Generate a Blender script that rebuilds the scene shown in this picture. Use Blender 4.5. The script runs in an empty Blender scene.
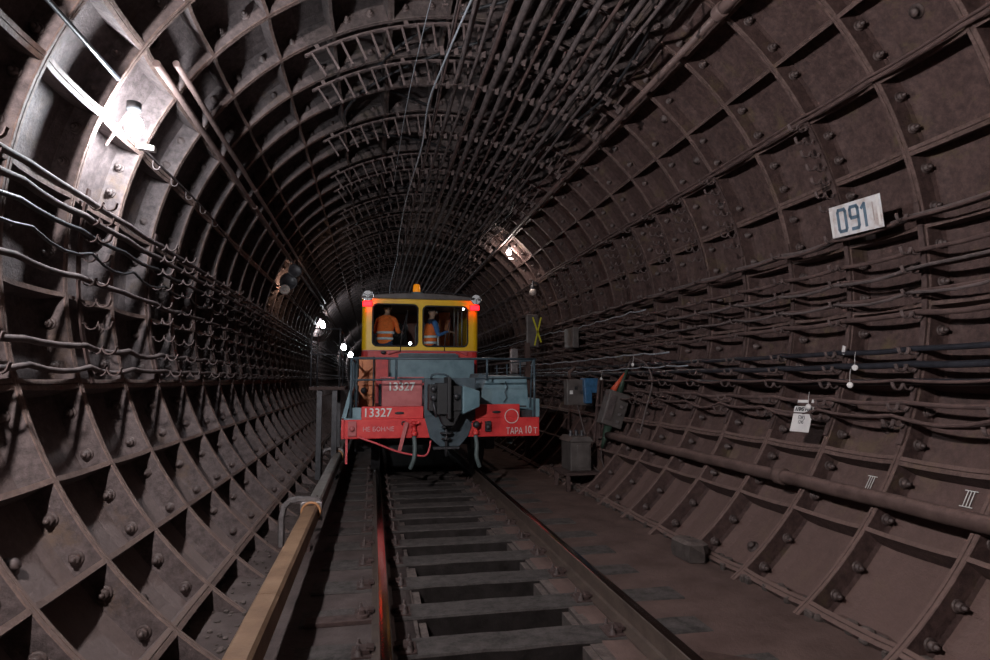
import bpy, math, random
from mathutils import Vector, Matrix
random.seed(7)
S = bpy.context.scene
COL = S.collection
R = math.radians
# ------------------------------------------------------------------ camera, world, exposure
# world origin is the photographer's eye; +Y runs down the tunnel, the rail heads lie at z = -1.433
cam = bpy.data.cameras.new('camera'); cam.sensor_width = 36; cam.lens = 610 / 990 * 36; cam.clip_start = .05; cam.clip_end = 300
co = bpy.data.objects.new('camera', cam); COL.objects.link(co)
co.rotation_euler = (R(90 + 4.69), 0, R(-11.23)); S.camera = co
w = bpy.data.worlds.new('world'); S.world = w; w.use_nodes = True
w.node_tree.nodes['Background'].inputs[0].default_value = (.55, .5, .6, 1)
w.node_tree.nodes['Background'].inputs[1].default_value = .004
S.view_settings.view_transform = 'Standard'; S.view_settings.look = 'None'
S.view_settings.gamma = 1; S.view_settings.use_curve_mapping = False
S.view_settings.exposure = 0.0
BULB_WATT = 1.0          # common dimmer for the tunnel bulbs
# bulbs of the tunnel: (x, y, z, emission strength, which)
CX, CZ, RAD, TOPB = 1.02, .88, 3.10, 2.95
FLOOR = -1.615
RAIL = -1.433
RING0, PITCH = 3.865, .756

# ------------------------------------------------------------------ materials
def newmat(n):
    m = bpy.data.materials.new(n); m.use_nodes = True
    return m, m.node_tree, m.node_tree.nodes['Principled BSDF']
def ramp(nt, fac, stops):
    r = nt.nodes.new('ShaderNodeValToRGB'); nt.links.new(fac, r.inputs[0])
    el = r.color_ramp.elements
    while len(el) > 1: el.remove(el[-1])
    el[0].position = stops[0][0]; el[0].color = (*stops[0][1], 1)
    for p, c in stops[1:]:
        e = el.new(p); e.color = (*c, 1)
    return r.outputs[0]
def noise(nt, scale, detail=5, rough=.6, vec=None):
    n = nt.nodes.new('ShaderNodeTexNoise'); n.inputs['Scale'].default_value = scale
    n.inputs['Detail'].default_value = detail; n.inputs['Roughness'].default_value = rough
    if vec is None:
        g = nt.nodes.new('ShaderNodeNewGeometry'); vec = g.outputs['Position']
    nt.links.new(vec, n.inputs['Vector'])
    return n.outputs['Fac']
def mix(nt, fac, a, b):
    m = nt.nodes.new('ShaderNodeMix'); m.data_type = 'RGBA'
    if hasattr(fac, 'links'): nt.links.new(fac, m.inputs[0])
    else: m.inputs[0].default_value = fac
    for v, i in ((a, 6), (b, 7)):
        if hasattr(v, 'links'): nt.links.new(v, m.inputs[i])
        else: m.inputs[i].default_value = (*v, 1)
    return m.outputs[2]
def dusty(name, c1, c2, c3=None, scale=6, rough=.8, bump=.25, metal=0, dust=None, dustamt=.6, bscale=60):
    """mottled worn surface, optional settled dust on faces that look up"""
    m, nt, p = newmat(name)
    f = noise(nt, scale)
    col = ramp(nt, f, [(.32, c1), (.62, c2)] if not c3 else [(.28, c1), (.5, c2), (.68, c3)])
    if dust:
        g = nt.nodes.new('ShaderNodeNewGeometry'); s = nt.nodes.new('ShaderNodeSeparateXYZ')
        nt.links.new(g.outputs['Normal'], s.inputs[0])
        mr = nt.nodes.new('ShaderNodeMapRange'); mr.inputs[1].default_value = .2; mr.inputs[2].default_value = .9
        mr.inputs[4].default_value = dustamt; nt.links.new(s.outputs[2], mr.inputs[0])
        dc = ramp(nt, noise(nt, 11, 8, .75), [(.34, tuple(v * .5 for v in dust)), (.5, dust), (.68, tuple(v * 1.5 for v in dust))])
        col = mix(nt, mr.outputs[0], col, dc)
    nt.links.new(col, p.inputs['Base Color'])
    p.inputs['Roughness'].default_value = rough; p.inputs['Metallic'].default_value = metal
    if rough > .6: p.inputs['Specular IOR Level'].default_value = .22
    if bump:
        b = nt.nodes.new('ShaderNodeBump'); b.inputs['Strength'].default_value = bump; b.inputs['Distance'].default_value = .01
        nt.links.new(noise(nt, bscale, 6, .65), b.inputs['Height']); nt.links.new(b.outputs[0], p.inputs['Normal'])
    return m
def plain(name, c, rough=.5, metal=0, var=.15, scale=15, bump=0):
    d = tuple(max(0, v * (1 - var)) for v in c); l = tuple(min(1, v * (1 + var)) for v in c)
    return dusty(name, d, l, None, scale, rough, bump, metal)
def glow(name, c, s):
    m, nt, p = newmat(name)
    p.inputs['Base Color'].default_value = (*c, 1)
    p.inputs['Emission Color'].default_value = (*c, 1); p.inputs['Emission Strength'].default_value = s
    return m
def lining(name, base, mid, light, stain, dust):
    m, nt, p = newmat(name)
    col = ramp(nt, noise(nt, 2.2, 8, .65), [(.3, base), (.5, mid), (.7, light)])
    gr = ramp(nt, noise(nt, 17, 8, .75), [(.36, tuple(v * .5 for v in base)), (.5, mid), (.66, tuple(v * 1.35 for v in light))])
    col = mix(nt, .55, col, gr)
    st = ramp(nt, noise(nt, 3.1, 6, .75), [(.56, (0, 0, 0)), (.7, (1, 1, 1))])
    col = mix(nt, st, col, stain)
    g = nt.nodes.new('ShaderNodeNewGeometry'); s = nt.nodes.new('ShaderNodeSeparateXYZ')
    nt.links.new(g.outputs['Normal'], s.inputs[0])
    mr = nt.nodes.new('ShaderNodeMapRange'); mr.inputs[1].default_value = .25; mr.inputs[2].default_value = .8
    mr.inputs[4].default_value = .8; nt.links.new(s.outputs[2], mr.inputs[0])
    col = mix(nt, mr.outputs[0], col, dust)
    nt.links.new(col, p.inputs['Base Color']); p.inputs['Roughness'].default_value = .72
    p.inputs['Specular IOR Level'].default_value = .35
    b = nt.nodes.new('ShaderNodeBump'); b.inputs['Strength'].default_value = .6; b.inputs['Distance'].default_value = .018
    nt.links.new(noise(nt, 32, 8, .7), b.inputs['Height']); nt.links.new(b.outputs[0], p.inputs['Normal'])
    return m
M = {}
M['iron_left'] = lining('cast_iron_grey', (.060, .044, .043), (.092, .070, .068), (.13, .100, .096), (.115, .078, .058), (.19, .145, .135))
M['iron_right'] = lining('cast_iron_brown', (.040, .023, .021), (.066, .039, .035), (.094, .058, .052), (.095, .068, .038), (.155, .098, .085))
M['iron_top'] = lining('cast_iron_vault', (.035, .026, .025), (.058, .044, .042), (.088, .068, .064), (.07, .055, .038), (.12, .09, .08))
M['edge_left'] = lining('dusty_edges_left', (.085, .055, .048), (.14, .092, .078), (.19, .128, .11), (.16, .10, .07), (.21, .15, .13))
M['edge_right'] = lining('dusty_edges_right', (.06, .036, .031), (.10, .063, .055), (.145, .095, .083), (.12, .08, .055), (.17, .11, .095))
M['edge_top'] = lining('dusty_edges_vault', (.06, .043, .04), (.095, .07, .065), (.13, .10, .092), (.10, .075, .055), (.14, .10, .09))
M['bolt'] = dusty('bolt_iron', (.045, .03, .028), (.09, .065, .06), None, 20, .6, .2)
M['bracket'] = dusty('bracket_iron', (.05, .032, .03), (.09, .06, .055), None, 14, .8, .2)
M['rack'] = dusty('rack_iron', (.075, .055, .053), (.14, .105, .10), None, 10, .75, .15)
M['cable_brown'] = dusty('dusty_cable_brown', (.05, .032, .03), (.105, .068, .062), None, 9, .75, .3, dust=(.16, .105, .095), dustamt=.6)
M['cable_grey'] = dusty('dusty_cable_grey', (.055, .044, .043), (.115, .09, .088), None, 9, .75, .25, dust=(.2, .155, .145), dustamt=.6)
M['cable_black'] = plain('black_cable', (.022, .023, .029), .32, 0, .3)
M['cable_white'] = plain('pale_cable', (.26, .28, .31), .5)
M['pipe'] = dusty('dusty_pipe', (.055, .034, .03), (.10, .066, .058), None, 5, .75, .25, dust=(.17, .11, .098), dustamt=.7)
M['conduit'] = dusty('conduit', (.09, .058, .052), (.15, .10, .09), None, 8, .6, .2)
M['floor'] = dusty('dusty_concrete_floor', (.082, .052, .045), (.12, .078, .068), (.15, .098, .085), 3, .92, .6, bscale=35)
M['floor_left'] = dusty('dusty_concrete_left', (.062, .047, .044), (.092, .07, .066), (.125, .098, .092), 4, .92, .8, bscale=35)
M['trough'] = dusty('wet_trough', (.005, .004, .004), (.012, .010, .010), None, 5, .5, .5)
M['sleeper'] = dusty('dark_timber', (.014, .011, .010), (.03, .025, .024), None, 9, .9, 1.0, bscale=28, dust=(.085, .074, .070), dustamt=.9)  # dark base colour, paler dust on faces that look up
M['sleeper_end'] = dusty('brown_timber', (.05, .03, .025), (.085, .052, .044), None, 8, .9, .6)
M['concrete'] = dusty('rough_concrete_block', (.045, .037, .034), (.08, .065, .06), None, 7, .95, .7, bscale=30, dust=(.14, .11, .10), dustamt=.85)
M['rail_side'] = dusty('rail_rust', (.05, .034, .028), (.085, .06, .048), None, 8, .6, .2)
M['rail_top'] = plain('polished_rail', (.42, .36, .32), .13, 1.0, .15)
M['wood'] = dusty('tan_cover_board', (.15, .082, .048), (.235, .14, .082), (.29, .18, .11), 5, .6, .25)
M['cover_grey'] = dusty('grey_cover_board', (.17, .16, .15), (.27, .255, .235), None, 5, .6, .25)
M['clamp'] = plain('orange_clamp', (.45, .22, .10), .5)
M['steel_dark'] = plain('dark_steel', (.045, .045, .05), .45, .3, .4)
M['steel'] = plain('grey_steel', (.22, .2, .2), .4, .5, .3)
M['red'] = dusty('red_paint', (.44, .022, .025), (.64, .036, .038), (.70, .065, .055), 5, .45, .12)
M['dullred'] = dusty('faded_red_paint', (.36, .075, .08), (.47, .13, .13), None, 6, .5, .12)
M['yellow'] = dusty('yellow_paint', (.80, .46, .010), (.92, .60, .015), None, 4, .38, .05)
M['blue'] = dusty('blue_grey_paint', (.09, .165, .195), (.145, .24, .28), (.18, .29, .33), 5, .45, .1)
M['darkblue'] = dusty('dark_blue_paint', (.035, .055, .07), (.065, .095, .115), None, 8, .45, .2)
M['orange'] = dusty('orange_rust_paint', (.30, .075, .02), (.50, .16, .045), None, 6, .5, .15)
M['white'] = dusty('white_enamel', (.58, .56, .56), (.72, .70, .68), None, 6, .5, .05)
M['sign'] = dusty('worn_sign_enamel', (.40, .32, .29), (.62, .60, .60), (.70, .72, .74), 9, .5, .1)
M['letter_white'] = plain('white_lettering', (.62, .62, .60), .6)
M['letter_blue'] = plain('blue_grey_lettering', (.10, .16, .22), .6)
M['letter_faint'] = plain('faint_lettering', (.36, .30, .28), .6)
M['letter_black'] = plain('black_lettering', (.03, .03, .03), .6)
M['letter_pink'] = plain('faded_lettering', (.55, .35, .36), .6)
M['yellow_mark'] = plain('yellow_mark', (.55, .52, .02), .6)
M['rubber'] = plain('black_rubber', (.018, .018, .02), .6)
M['hose_green'] = plain('grey_green_hose', (.09, .12, .12), .55)
M['hose_red'] = plain('red_hose', (.55, .07, .08), .45)
M['cabin'] = plain('cab_lining', (.22, .10, .085), .7)
M['seatgrey'] = plain('seat_fabric', (.05, .05, .06), .8)
M['vest'] = plain('orange_vest', (.85, .17, .04), .7)
M['stripe'] = plain('reflective_band', (.62, .66, .70), .35)
M['navy'] = plain('navy_workwear', (.03, .045, .09), .8)
M['bluecloth'] = plain('blue_sleeve', (.07, .16, .38), .8)
M['skin'] = plain('skin', (.45, .25, .18), .55)
M['hair'] = plain('dark_hair', (.03, .02, .02), .8)
M['boxgrey'] = dusty('grey_cabinet_paint', (.065, .055, .052), (.115, .10, .094), None, 6, .5, .15, dust=(.15, .11, .10))
M['boxblue'] = plain('blue_cabinet_paint', (.03, .10, .20), .45, 0, .25)
M['green'] = plain('green_cone', (.03, .055, .038), .5)
M['redtip'] = plain('red_cone', (.60, .09, .04), .5)
M['chrome'] = plain('chrome', (.7, .7, .72), .15, 1)
M['litter'] = plain('orange_litter', (.75, .25, .02), .6)
M['lens'] = plain('lamp_lens', (.9, .92, .95), .35)
M['amber'] = glow('amber_beacon_glass', (1.0, .32, .01), .35)
M['tail'] = glow('red_tail_lamp', (1.0, .003, .005), 16)
M['pane_glint'] = glow('windscreen_glint_glow', (.85, .95, 1.0), 30)  # glow of the beads that stand in for reflections in the windscreens
M['bulb'] = glow('lit_bulb', (.86, .93, 1.0), 1)
M['globe'] = plain('milky_globe', (.55, .48, .44), .4)
def glassmat(name, tint=(.9, .95, .95)):
    m, nt, p = newmat(name)
    nt.nodes.remove(p); out = nt.nodes['Material Output']
    t = nt.nodes.new('ShaderNodeBsdfTransparent'); t.inputs[0].default_value = (*tint, 1)
    g = nt.nodes.new('ShaderNodeBsdfGlossy'); g.inputs['Roughness'].default_value = .03
    fr = nt.nodes.new('ShaderNodeFresnel'); mx = nt.nodes.new('ShaderNodeMixShader')
    nt.links.new(fr.outputs[0], mx.inputs[0]); nt.links.new(t.outputs[0], mx.inputs[1]); nt.links.new(g.outputs[0], mx.inputs[2])
    nt.links.new(mx.outputs[0], out.inputs[0])
    return m
M['glass'] = glassmat('cab_glass')

# ------------------------------------------------------------------ mesh builder
class MB:
    def __init__(s): s.v = []; s.f = []; s.mi = []; s.m = 0; s.sm = []
    def quadstrip(s, rows, close=False, smooth=True):
        b = len(s.v); n = len(rows[0])
        for r in rows: s.v += [tuple(p) for p in r]
        for i in range(len(rows) - 1):
            for j in range(n if close else n - 1):
                k = (j + 1) % n
                s.f.append((b + i * n + j, b + i * n + k, b + (i + 1) * n + k, b + (i + 1) * n + j)); s.mi.append(s.m); s.sm.append(smooth)
        return b
    def face(s, pts, smooth=False):
        b = len(s.v); s.v += [tuple(p) for p in pts]; s.f.append(tuple(range(b, b + len(pts)))); s.mi.append(s.m); s.sm.append(smooth)
    def hexa(s, p):      # 8 points: bottom ring then top ring
        b = len(s.v); s.v += [tuple(q) for q in p]
        for f in ((3, 2, 1, 0), (4, 5, 6, 7), (0, 1, 5, 4), (1, 2, 6, 5), (2, 3, 7, 6), (3, 0, 4, 7)):
            s.f.append(tuple(b + i for i in f)); s.mi.append(s.m); s.sm.append(False)
    def box(s, x0, y0, z0, x1, y1, z1):
        s.hexa([(x0, y0, z0), (x1, y0, z0), (x1, y1, z0), (x0, y1, z0), (x0, y0, z1), (x1, y0, z1), (x1, y1, z1), (x0, y1, z1)])
    def obox(s, c, ax, ay, az):   # centre and three half-axis vectors
        c, ax, ay, az = Vector(c), Vector(ax), Vector(ay), Vector(az)
        s.hexa([c - ax - ay - az, c + ax - ay - az, c + ax + ay - az, c - ax + ay - az, c - ax - ay + az, c + ax - ay + az, c + ax + ay + az, c - ax + ay + az])
    def bar(s, a, b, w, h, up=(0, 0, 1)):
        a, b = Vector(a), Vector(b); d = (b - a); L = d.length; d.normalize()
        u = Vector(up); sx = d.cross(u)
        if sx.length < 1e-3: sx = d.cross(Vector((0, 1, 0)))
        sx.normalize(); u = sx.cross(d)
        s.obox((a + b) / 2, d * L / 2, sx * w / 2, u * h / 2)
    def prism(s, poly, axis, d0, d1):   # poly of 2-D points extruded along axis
        def P(q, d):
            return {'y': (q[0], d, q[1]), 'x': (d, q[0], q[1]), 'z': (q[0], q[1], d)}[axis]
        n = len(poly); b = len(s.v); s.v += [P(q, d0) for q in poly] + [P(q, d1) for q in poly]
        s.f.append(tuple(b + i for i in range(n))); s.f.append(tuple(b + n + i for i in reversed(range(n)))); s.mi += [s.m] * 2; s.sm += [False] * 2
        for i in range(n):
            j = (i + 1) % n; s.f.append((b + i, b + n + i, b + n + j, b + j)); s.mi.append(s.m); s.sm.append(False)
    def tube(s, pts, r, n=8, cap=True):
        pts = [Vector(p) for p in pts]; rows = []; N = None
        for i, p in enumerate(pts):
            d = (pts[min(i + 1, len(pts) - 1)] - pts[max(i - 1, 0)])
            if d.length < 1e-9: d = Vector((0, 1, 0))
            d.normalize()
            if N is None:
                N = d.orthogonal().normalized()
            else:
                N = (N - d * N.dot(d))
                N = N.normalized() if N.length > 1e-6 else d.orthogonal().normalized()
            B = d.cross(N); rr = r[i] if isinstance(r, (list, tuple)) else r
            rows.append([p + (N * math.cos(2 * math.pi * k / n) + B * math.sin(2 * math.pi * k / n)) * rr for k in range(n)])
        b = s.quadstrip(rows, True)
        if cap:
            s.f.append(tuple(b + i for i in reversed(range(n)))); e = b + (len(rows) - 1) * n; s.f.append(tuple(e + i for i in range(n))); s.mi += [s.m] * 2; s.sm += [False] * 2
    def lathe(s, c, axis, prof, n=16):   # prof: (distance along axis, radius)
        c = Vector(c); a = Vector(axis).normalized(); u = a.orthogonal().normalized(); v = a.cross(u)
        rows = [[c + a * t + (u * math.cos(2 * math.pi * k / n) + v * math.sin(2 * math.pi * k / n)) * max(r, 1e-4) for k in range(n)] for t, r in prof]
        s.quadstrip(rows, True)
    def ball(s, c, r, n=12, m=8, sc=(1, 1, 1)):
        rows = []
        for i in range(m + 1):
            t = math.pi * i / m
            rows.append([(c[0] + sc[0] * r * math.sin(t) * math.cos(2 * math.pi * k / n), c[1] + sc[1] * r * math.sin(t) * math.sin(2 * math.pi * k / n), c[2] + sc[2] * r * math.cos(t)) for k in range(n)])
        s.quadstrip(rows, True)
    def torus(s, c, axis, R0, r, n=20, k=8, a0=0, a1=2 * math.pi, squash=1):
        c = Vector(c); a = Vector(axis).normalized(); u = a.orthogonal().normalized(); v = a.cross(u)
        full = abs(a1 - a0 - 2 * math.pi) < 1e-6
        pts = [c + (u * math.cos(a0 + (a1 - a0) * i / n) + v * math.sin(a0 + (a1 - a0) * i / n)) * R0 for i in range(n + 1)]
        s.tube(pts, r, k, not full)
def mesh(name, mb, mats, off=None):
    me = bpy.data.meshes.new(name)
    vs = mb.v if off is None else [(x - off[0], y - off[1], z - off[2]) for x, y, z in mb.v]
    me.from_pydata(vs, [], mb.f)
    for m in (mats if isinstance(mats, (list, tuple)) else [mats]): me.materials.append(m)
    me.polygons.foreach_set('material_index', mb.mi); me.polygons.foreach_set('use_smooth', mb.sm)
    me.update()
    return me
def link(o, parent=None):
    COL.objects.link(o)
    if parent: o.parent = parent
    return o
def tag(o, label=None, cat=None, group=None, kind=None):
    if label: o['label'] = label
    if cat: o['category'] = cat
    if group: o['group'] = group
    if kind: o['kind'] = kind
    return o
def root(name, loc, label, cat, group=None, rz=0):
    o = bpy.data.objects.new(name, None); o.empty_display_size = .1; o.location = loc; o.rotation_euler.z = rz
    return tag(link(o), label, cat, group)
def part(name, mb, mat, parent, off='auto', label=None, bevel=0):
    """mb holds world points; stored relative to the thing's base"""
    base = Vector((0, 0, 0)); p = parent
    while p is not None and off == 'auto': base += p.location; p = p.parent
    o = bpy.data.objects.new(name, mesh(name, mb, mat, base if off == 'auto' else None)); link(o, parent)
    if label: o['label'] = label
    if bevel: bev(o, bevel)
    return o
def bev(o, w, seg=2):
    b = o.modifiers.new('bevel', 'BEVEL'); b.width = w; b.segments = seg; b.limit_method = 'ANGLE'; b.angle_limit = R(40)
def single(name, mb, mat, label, cat, group=None, kind=None, bevel=0, base=None):
    """a thing that is one mesh; its origin goes to the middle of its lowest extent"""
    if base is None:
        xs, ys, zs = zip(*mb.v); base = ((min(xs) + max(xs)) / 2, (min(ys) + max(ys)) / 2, min(zs))
    o = bpy.data.objects.new(name, mesh(name, mb, mat, base)); o.location = base
    if bevel: bev(o, bevel)
    return tag(link(o), label, cat, group, kind)
def struct(name, mb, mats, parent=None):
    o = bpy.data.objects.new(name, mesh(name, mb, mats)); o['kind'] = 'structure'
    return link(o, parent)
def copy_tree(o, parent=None):
    c = o.copy(); COL.objects.link(c)
    if parent: c.parent = parent
    for ch in list(o.children): copy_tree(ch, c)
    return c
ORD = ['nearest', 'second nearest', 'third nearest', 'fourth nearest', 'fifth nearest', 'sixth nearest', 'seventh nearest', 'eighth nearest', 'ninth nearest', 'tenth nearest', 'eleventh nearest', 'twelfth nearest', 'thirteenth nearest', 'fourteenth nearest']
def text_mesh(name, body, size, mat, parent, loc, rot, extrude=.001, sx=1.0, shear=0, label=None, bold=0):
    c = bpy.data.curves.new(name, 'FONT'); c.body = body; c.size = size; c.extrude = extrude; c.align_x = 'CENTER'; c.align_y = 'CENTER'; c.shear = shear; c.offset = bold
    t = bpy.data.objects.new(name, c); COL.objects.link(t)
    me = bpy.data.meshes.new_from_object(t); bpy.data.objects.remove(t)
    me.materials.clear(); me.materials.append(mat)
    o = bpy.data.objects.new(name, me); o.location = loc; o.rotation_euler = rot; o.scale = (sx, 1, 1)
    link(o, parent)
    if label: o['label'] = label
    return o

# tunnel surface: th in degrees seen from the tunnel's axis, e = distance outward of the flange edges
def T(th, e, y):
    a = R(th); s_ = math.sin(a); b = TOPB if s_ > 0 else RAD
    return (CX + (RAD + e) * math.cos(a), y, CZ + (b + e) * s_)
def TV(th, e, y): return Vector(T(th, e, y))
def frame(th):       # inward and tangential (counter-clockwise) unit vectors
    a = R(th); return Vector((-math.cos(a), 0, -math.sin(a))), Vector((-math.sin(a), 0, math.cos(a)))
def ringY(k): return RING0 + PITCH * k
DEP = .19
_adj = {163.125: 160.4, 151.875: 149.6, 174.375: 172.6, 208.125: 207.5, 219.375: 217.3, 230.625: 227.4, 241.875: 239.0, -39.375: -38.5, -50.625: -51.2}
RIBS = [_adj.get(5.625 + 11.25 * j, 5.625 + 11.25 * j) for j in range(-7, 23)]
JOINTS = (16.875, 61.875, -28.125, 106.875, 149.6, 196.875, 160.4, 227.4, -51.2)

# ------------------------------------------------------------------ the tunnel lining
K0, K1 = -9, 78
def build_lining(name, t0, t1, mat, edge):
    mb = MB()
    for k in range(K0, K1):
        y = ringY(k)
        near = -3 < k < 52
        if near:
            prof = [(-.045, DEP - .03), (-.034, DEP - .06), (-.031, .006), (-.025, 0), (-.004, 0), (0, .010), (.004, 0), (.025, 0), (.031, .006), (.034, DEP - .06), (.045, DEP - .03),
                    (.14, DEP), (.40, DEP + .012), (PITCH - .14, DEP), (PITCH - .045, DEP - .03)]
        else:
            prof = [(-.034, DEP), (-.03, 0), (.03, 0), (.034, DEP), (PITCH - .034, DEP)]
        step = 2.8125 if near else 5.625
        n = int(round((t1 - t0) / step))
        rows = [[T(t0 + i * step, e, y + p) for (p, e) in prof] for i in range(n + 1)]
        f0 = len(mb.f); mb.quadstrip(rows, False, False); nc = len(prof) - 1
        for i in range(f0, len(mb.f)):
            c_ = (i - f0) % nc
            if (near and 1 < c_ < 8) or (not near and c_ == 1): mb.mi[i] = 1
        for th in RIBS:
            if not (t0 <= th < t1): continue
            jt = any(abs(th - q) < .1 for q in JOINTS)
            hw = R(1) * 0 + (.034 if jt else .016)
            da = math.degrees(hw / RAD)
            ys = [.028, .07, .13, .22, PITCH / 2, PITCH - .22, PITCH - .13, PITCH - .07, PITCH - .028] if near else [.028, PITCH - .028]
            dd = [0, .006, .018, .026, .03, .026, .018, .006, 0] if near else [.01, .01]
            if th > 225 or th < -30: dd = [d * .7 for d in dd]
            rr = []
            for yy, d in zip(ys, dd):
                if jt and near:
                    rr.append([T(th - da, DEP, y + yy), T(th - da, d + .004, y + yy), T(th - da * .12, d, y + yy), T(th, d + .012, y + yy), T(th + da * .12, d, y + yy), T(th + da, d + .004, y + yy), T(th + da, DEP, y + yy)])
                else:
                    rr.append([T(th - da * 1.3, DEP, y + yy), T(th - da, d, y + yy), T(th + da, d, y + yy), T(th + da * 1.3, DEP, y + yy)])
            f0 = len(mb.f); mb.quadstrip(rr, False, False); nc = len(rr[0]) - 1
            for i in range(f0, len(mb.f)):
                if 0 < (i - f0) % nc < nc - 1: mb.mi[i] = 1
    return struct(name, mb, [mat, edge])
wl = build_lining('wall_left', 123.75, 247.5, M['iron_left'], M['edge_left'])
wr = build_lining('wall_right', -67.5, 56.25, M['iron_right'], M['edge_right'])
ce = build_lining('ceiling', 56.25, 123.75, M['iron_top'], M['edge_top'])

# nuts on the flanges: nearest ones are parts, the mass beyond is one part
def bolt_mb(mb, p, d, r=.030):
    mb.lathe(p, d, [(-.005, r * 1.35), (.008, r * 1.35), (.010, r * 1.1), (.010, 0)], 12)
    mb.lathe(p, d, [(.008, r), (.034, r), (.038, r * .8), (.038, r * .5)], 6)
    mb.lathe(p, d, [(.036, r * .5), (.060, r * .46), (.062, 0)], 8)
proto = MB(); bolt_mb(proto, (0, 0, 0), (0, -1, 0))
bolt_me = mesh('bolt', proto, M['bolt'])
plug = MB(); plug.lathe((0, 0, 0), (0, 0, 1), [(0, .055), (.018, .052), (.02, .03), (.02, .032), (.045, .03), (.048, 0)], 12)
plug_me = mesh('grout_plug', plug, M['bolt'])
rb = random.Random(3)
def bolts(parent, t0, t1, th_near):
    spots = []
    for k in range(-3, 24):
        for th in RIBS:
            for o in (3.1, 8.1):
                a = th + o + rb.uniform(-.5, .5)
                if not t0 < a < t1 or rb.random() < .1: continue
                spots.append((ringY(k), a, 'f'))
            if rb.random() < .22 and t0 < th + 5.6 < t1: spots.append((ringY(k) + PITCH / 2, th + 5.6, 'p'))
    near = sorted([s for s in spots if s[0] > 2.2 and th_near[0] < s[1] < th_near[1]])[:95]
    ns = set(near)
    for (y, a, kind) in near:
        if kind == 'f':
            o = bpy.data.objects.new('bolt', bolt_me); o.location = T(a, .10, y - .034)
            o.rotation_euler = (0, rb.uniform(0, 1), 0)
        else:
            o = bpy.data.objects.new('grout_plug', plug_me); o.location = T(a, DEP + .01, y)
            o.rotation_euler = frame(a)[0].to_track_quat('Z', 'Y').to_euler()
        link(o, parent)
    mb = MB()
    for s_ in spots:
        if s_ in ns: continue
        y, a, kind = s_
        if kind == 'f': mb.lathe(T(a, .10, y - .03), (0, -1, 0), [(0, .04), (.01, .038), (.011, .03), (.035, .028), (.036, .014), (.06, .013), (.06, 0)], 6)
        else: mb.lathe(T(a, DEP + .01, y), frame(a)[0], [(0, .05), (.02, .05), (.02, .03), (.045, .03), (.045, 0)], 8)
    o = bpy.data.objects.new('bolts', mesh('bolts', mb, M['bolt'])); o['kind'] = 'stuff'; link(o, parent)
bolts(wl, 124, 228, (130, 228)); bolts(wr, -52, 56, (-52, 50)); bolts(ce, 57, 123, (57, 123))

# ------------------------------------------------------------------ floor, trough, sleepers
def hnoise(x, y): return .5 * math.sin(x * 7.3 + 1.7 * math.sin(y * 3.1)) * math.sin(y * 5.1 + 1.3 * math.sin(x * 4.7)) + .3 * math.sin(x * 19 + y * 13) * math.sin(y * 23 - x * 7)
YS = [-3 + .12 * i for i in range(150)] + [15 + .8 * i for i in range(60)]
rn = random.Random(5)
def sheet(xs, zf, mat, name):
    mb = MB(); mb.quadstrip([[(x, y, zf(x, y)) for x in xs] for y in YS], False, False)
    for i in range(len(mb.sm)): mb.sm[i] = True
    return mb
def zr(x, y):
    base = FLOOR + .006 * hnoise(x, y)
    if x > 2.35: base += .012 * (x - 2.35) + .02 * hnoise(x * 2, y * 2)
    return base
def zl(x, y):
    t = max(0, min(1, (-.35 - x) / .75)); return FLOOR - .01 + t * t * .06 + (.004 + .02 * t) * hnoise(x * 1.5, y * 1.5)
mbf = MB()
xs = [1.40, 1.42, 1.55, 1.75, 1.95, 2.15, 2.3, 2.4, 2.5, 2.6, 2.7, 2.8, 2.9, 3.0, 3.1, 3.3]
mbf.m = 0; mbf.quadstrip([[(1.40, y, -2.0)] + [(x, y, zr(x, y)) for x in xs[1:]] for y in YS])
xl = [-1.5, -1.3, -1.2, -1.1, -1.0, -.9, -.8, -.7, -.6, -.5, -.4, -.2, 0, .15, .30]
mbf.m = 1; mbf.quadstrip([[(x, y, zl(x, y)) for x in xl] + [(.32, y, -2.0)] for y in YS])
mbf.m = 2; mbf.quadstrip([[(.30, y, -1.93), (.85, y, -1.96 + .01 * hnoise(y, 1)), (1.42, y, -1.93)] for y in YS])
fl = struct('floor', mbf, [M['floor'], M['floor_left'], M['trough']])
# concrete steps poured round the sleeper ends inside the trough
SL0, SLP = 3.115, .603
nS = 15
rs = random.Random(11)
for i in range(nS):
    y = SL0 + SLP * i; yw = .27; j = rs.uniform(-.012, .012)
    x0, x1 = -.43 + rs.uniform(-.03, .03), 2.24 + rs.uniform(-.12, .1)
    top = FLOOR + .006
    mb = MB()
    nseg = 14; rows = []
    for q in range(nseg + 1):
        x = x0 + (x1 - x0) * q / nseg; dz = rs.uniform(-.003, .003); e = rs.uniform(-.006, .006)
        rows.append([(x, y + j + e, top - .165), (x, y + j + e, top - .012 + dz), (x, y + j + .012 + e, top + dz), (x, y + j + yw - .012, top + dz), (x, y + j + yw, top - .012), (x, y + j + yw, top - .165)])
    mb.quadstrip(rows, True, False); mb.face([rows[0][q] for q in range(6)]); mb.face([rows[-1][q] for q in reversed(range(6))])
    single('railway_sleeper', mb, M['sleeper'], (f'{ORD[i]} dark timber sleeper of the track, lying across under both rails' if i < 11 else 'dark timber sleeper under the rail vehicle, lost in its shadow'), 'sleeper', 'timber sleepers along the track')
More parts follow.
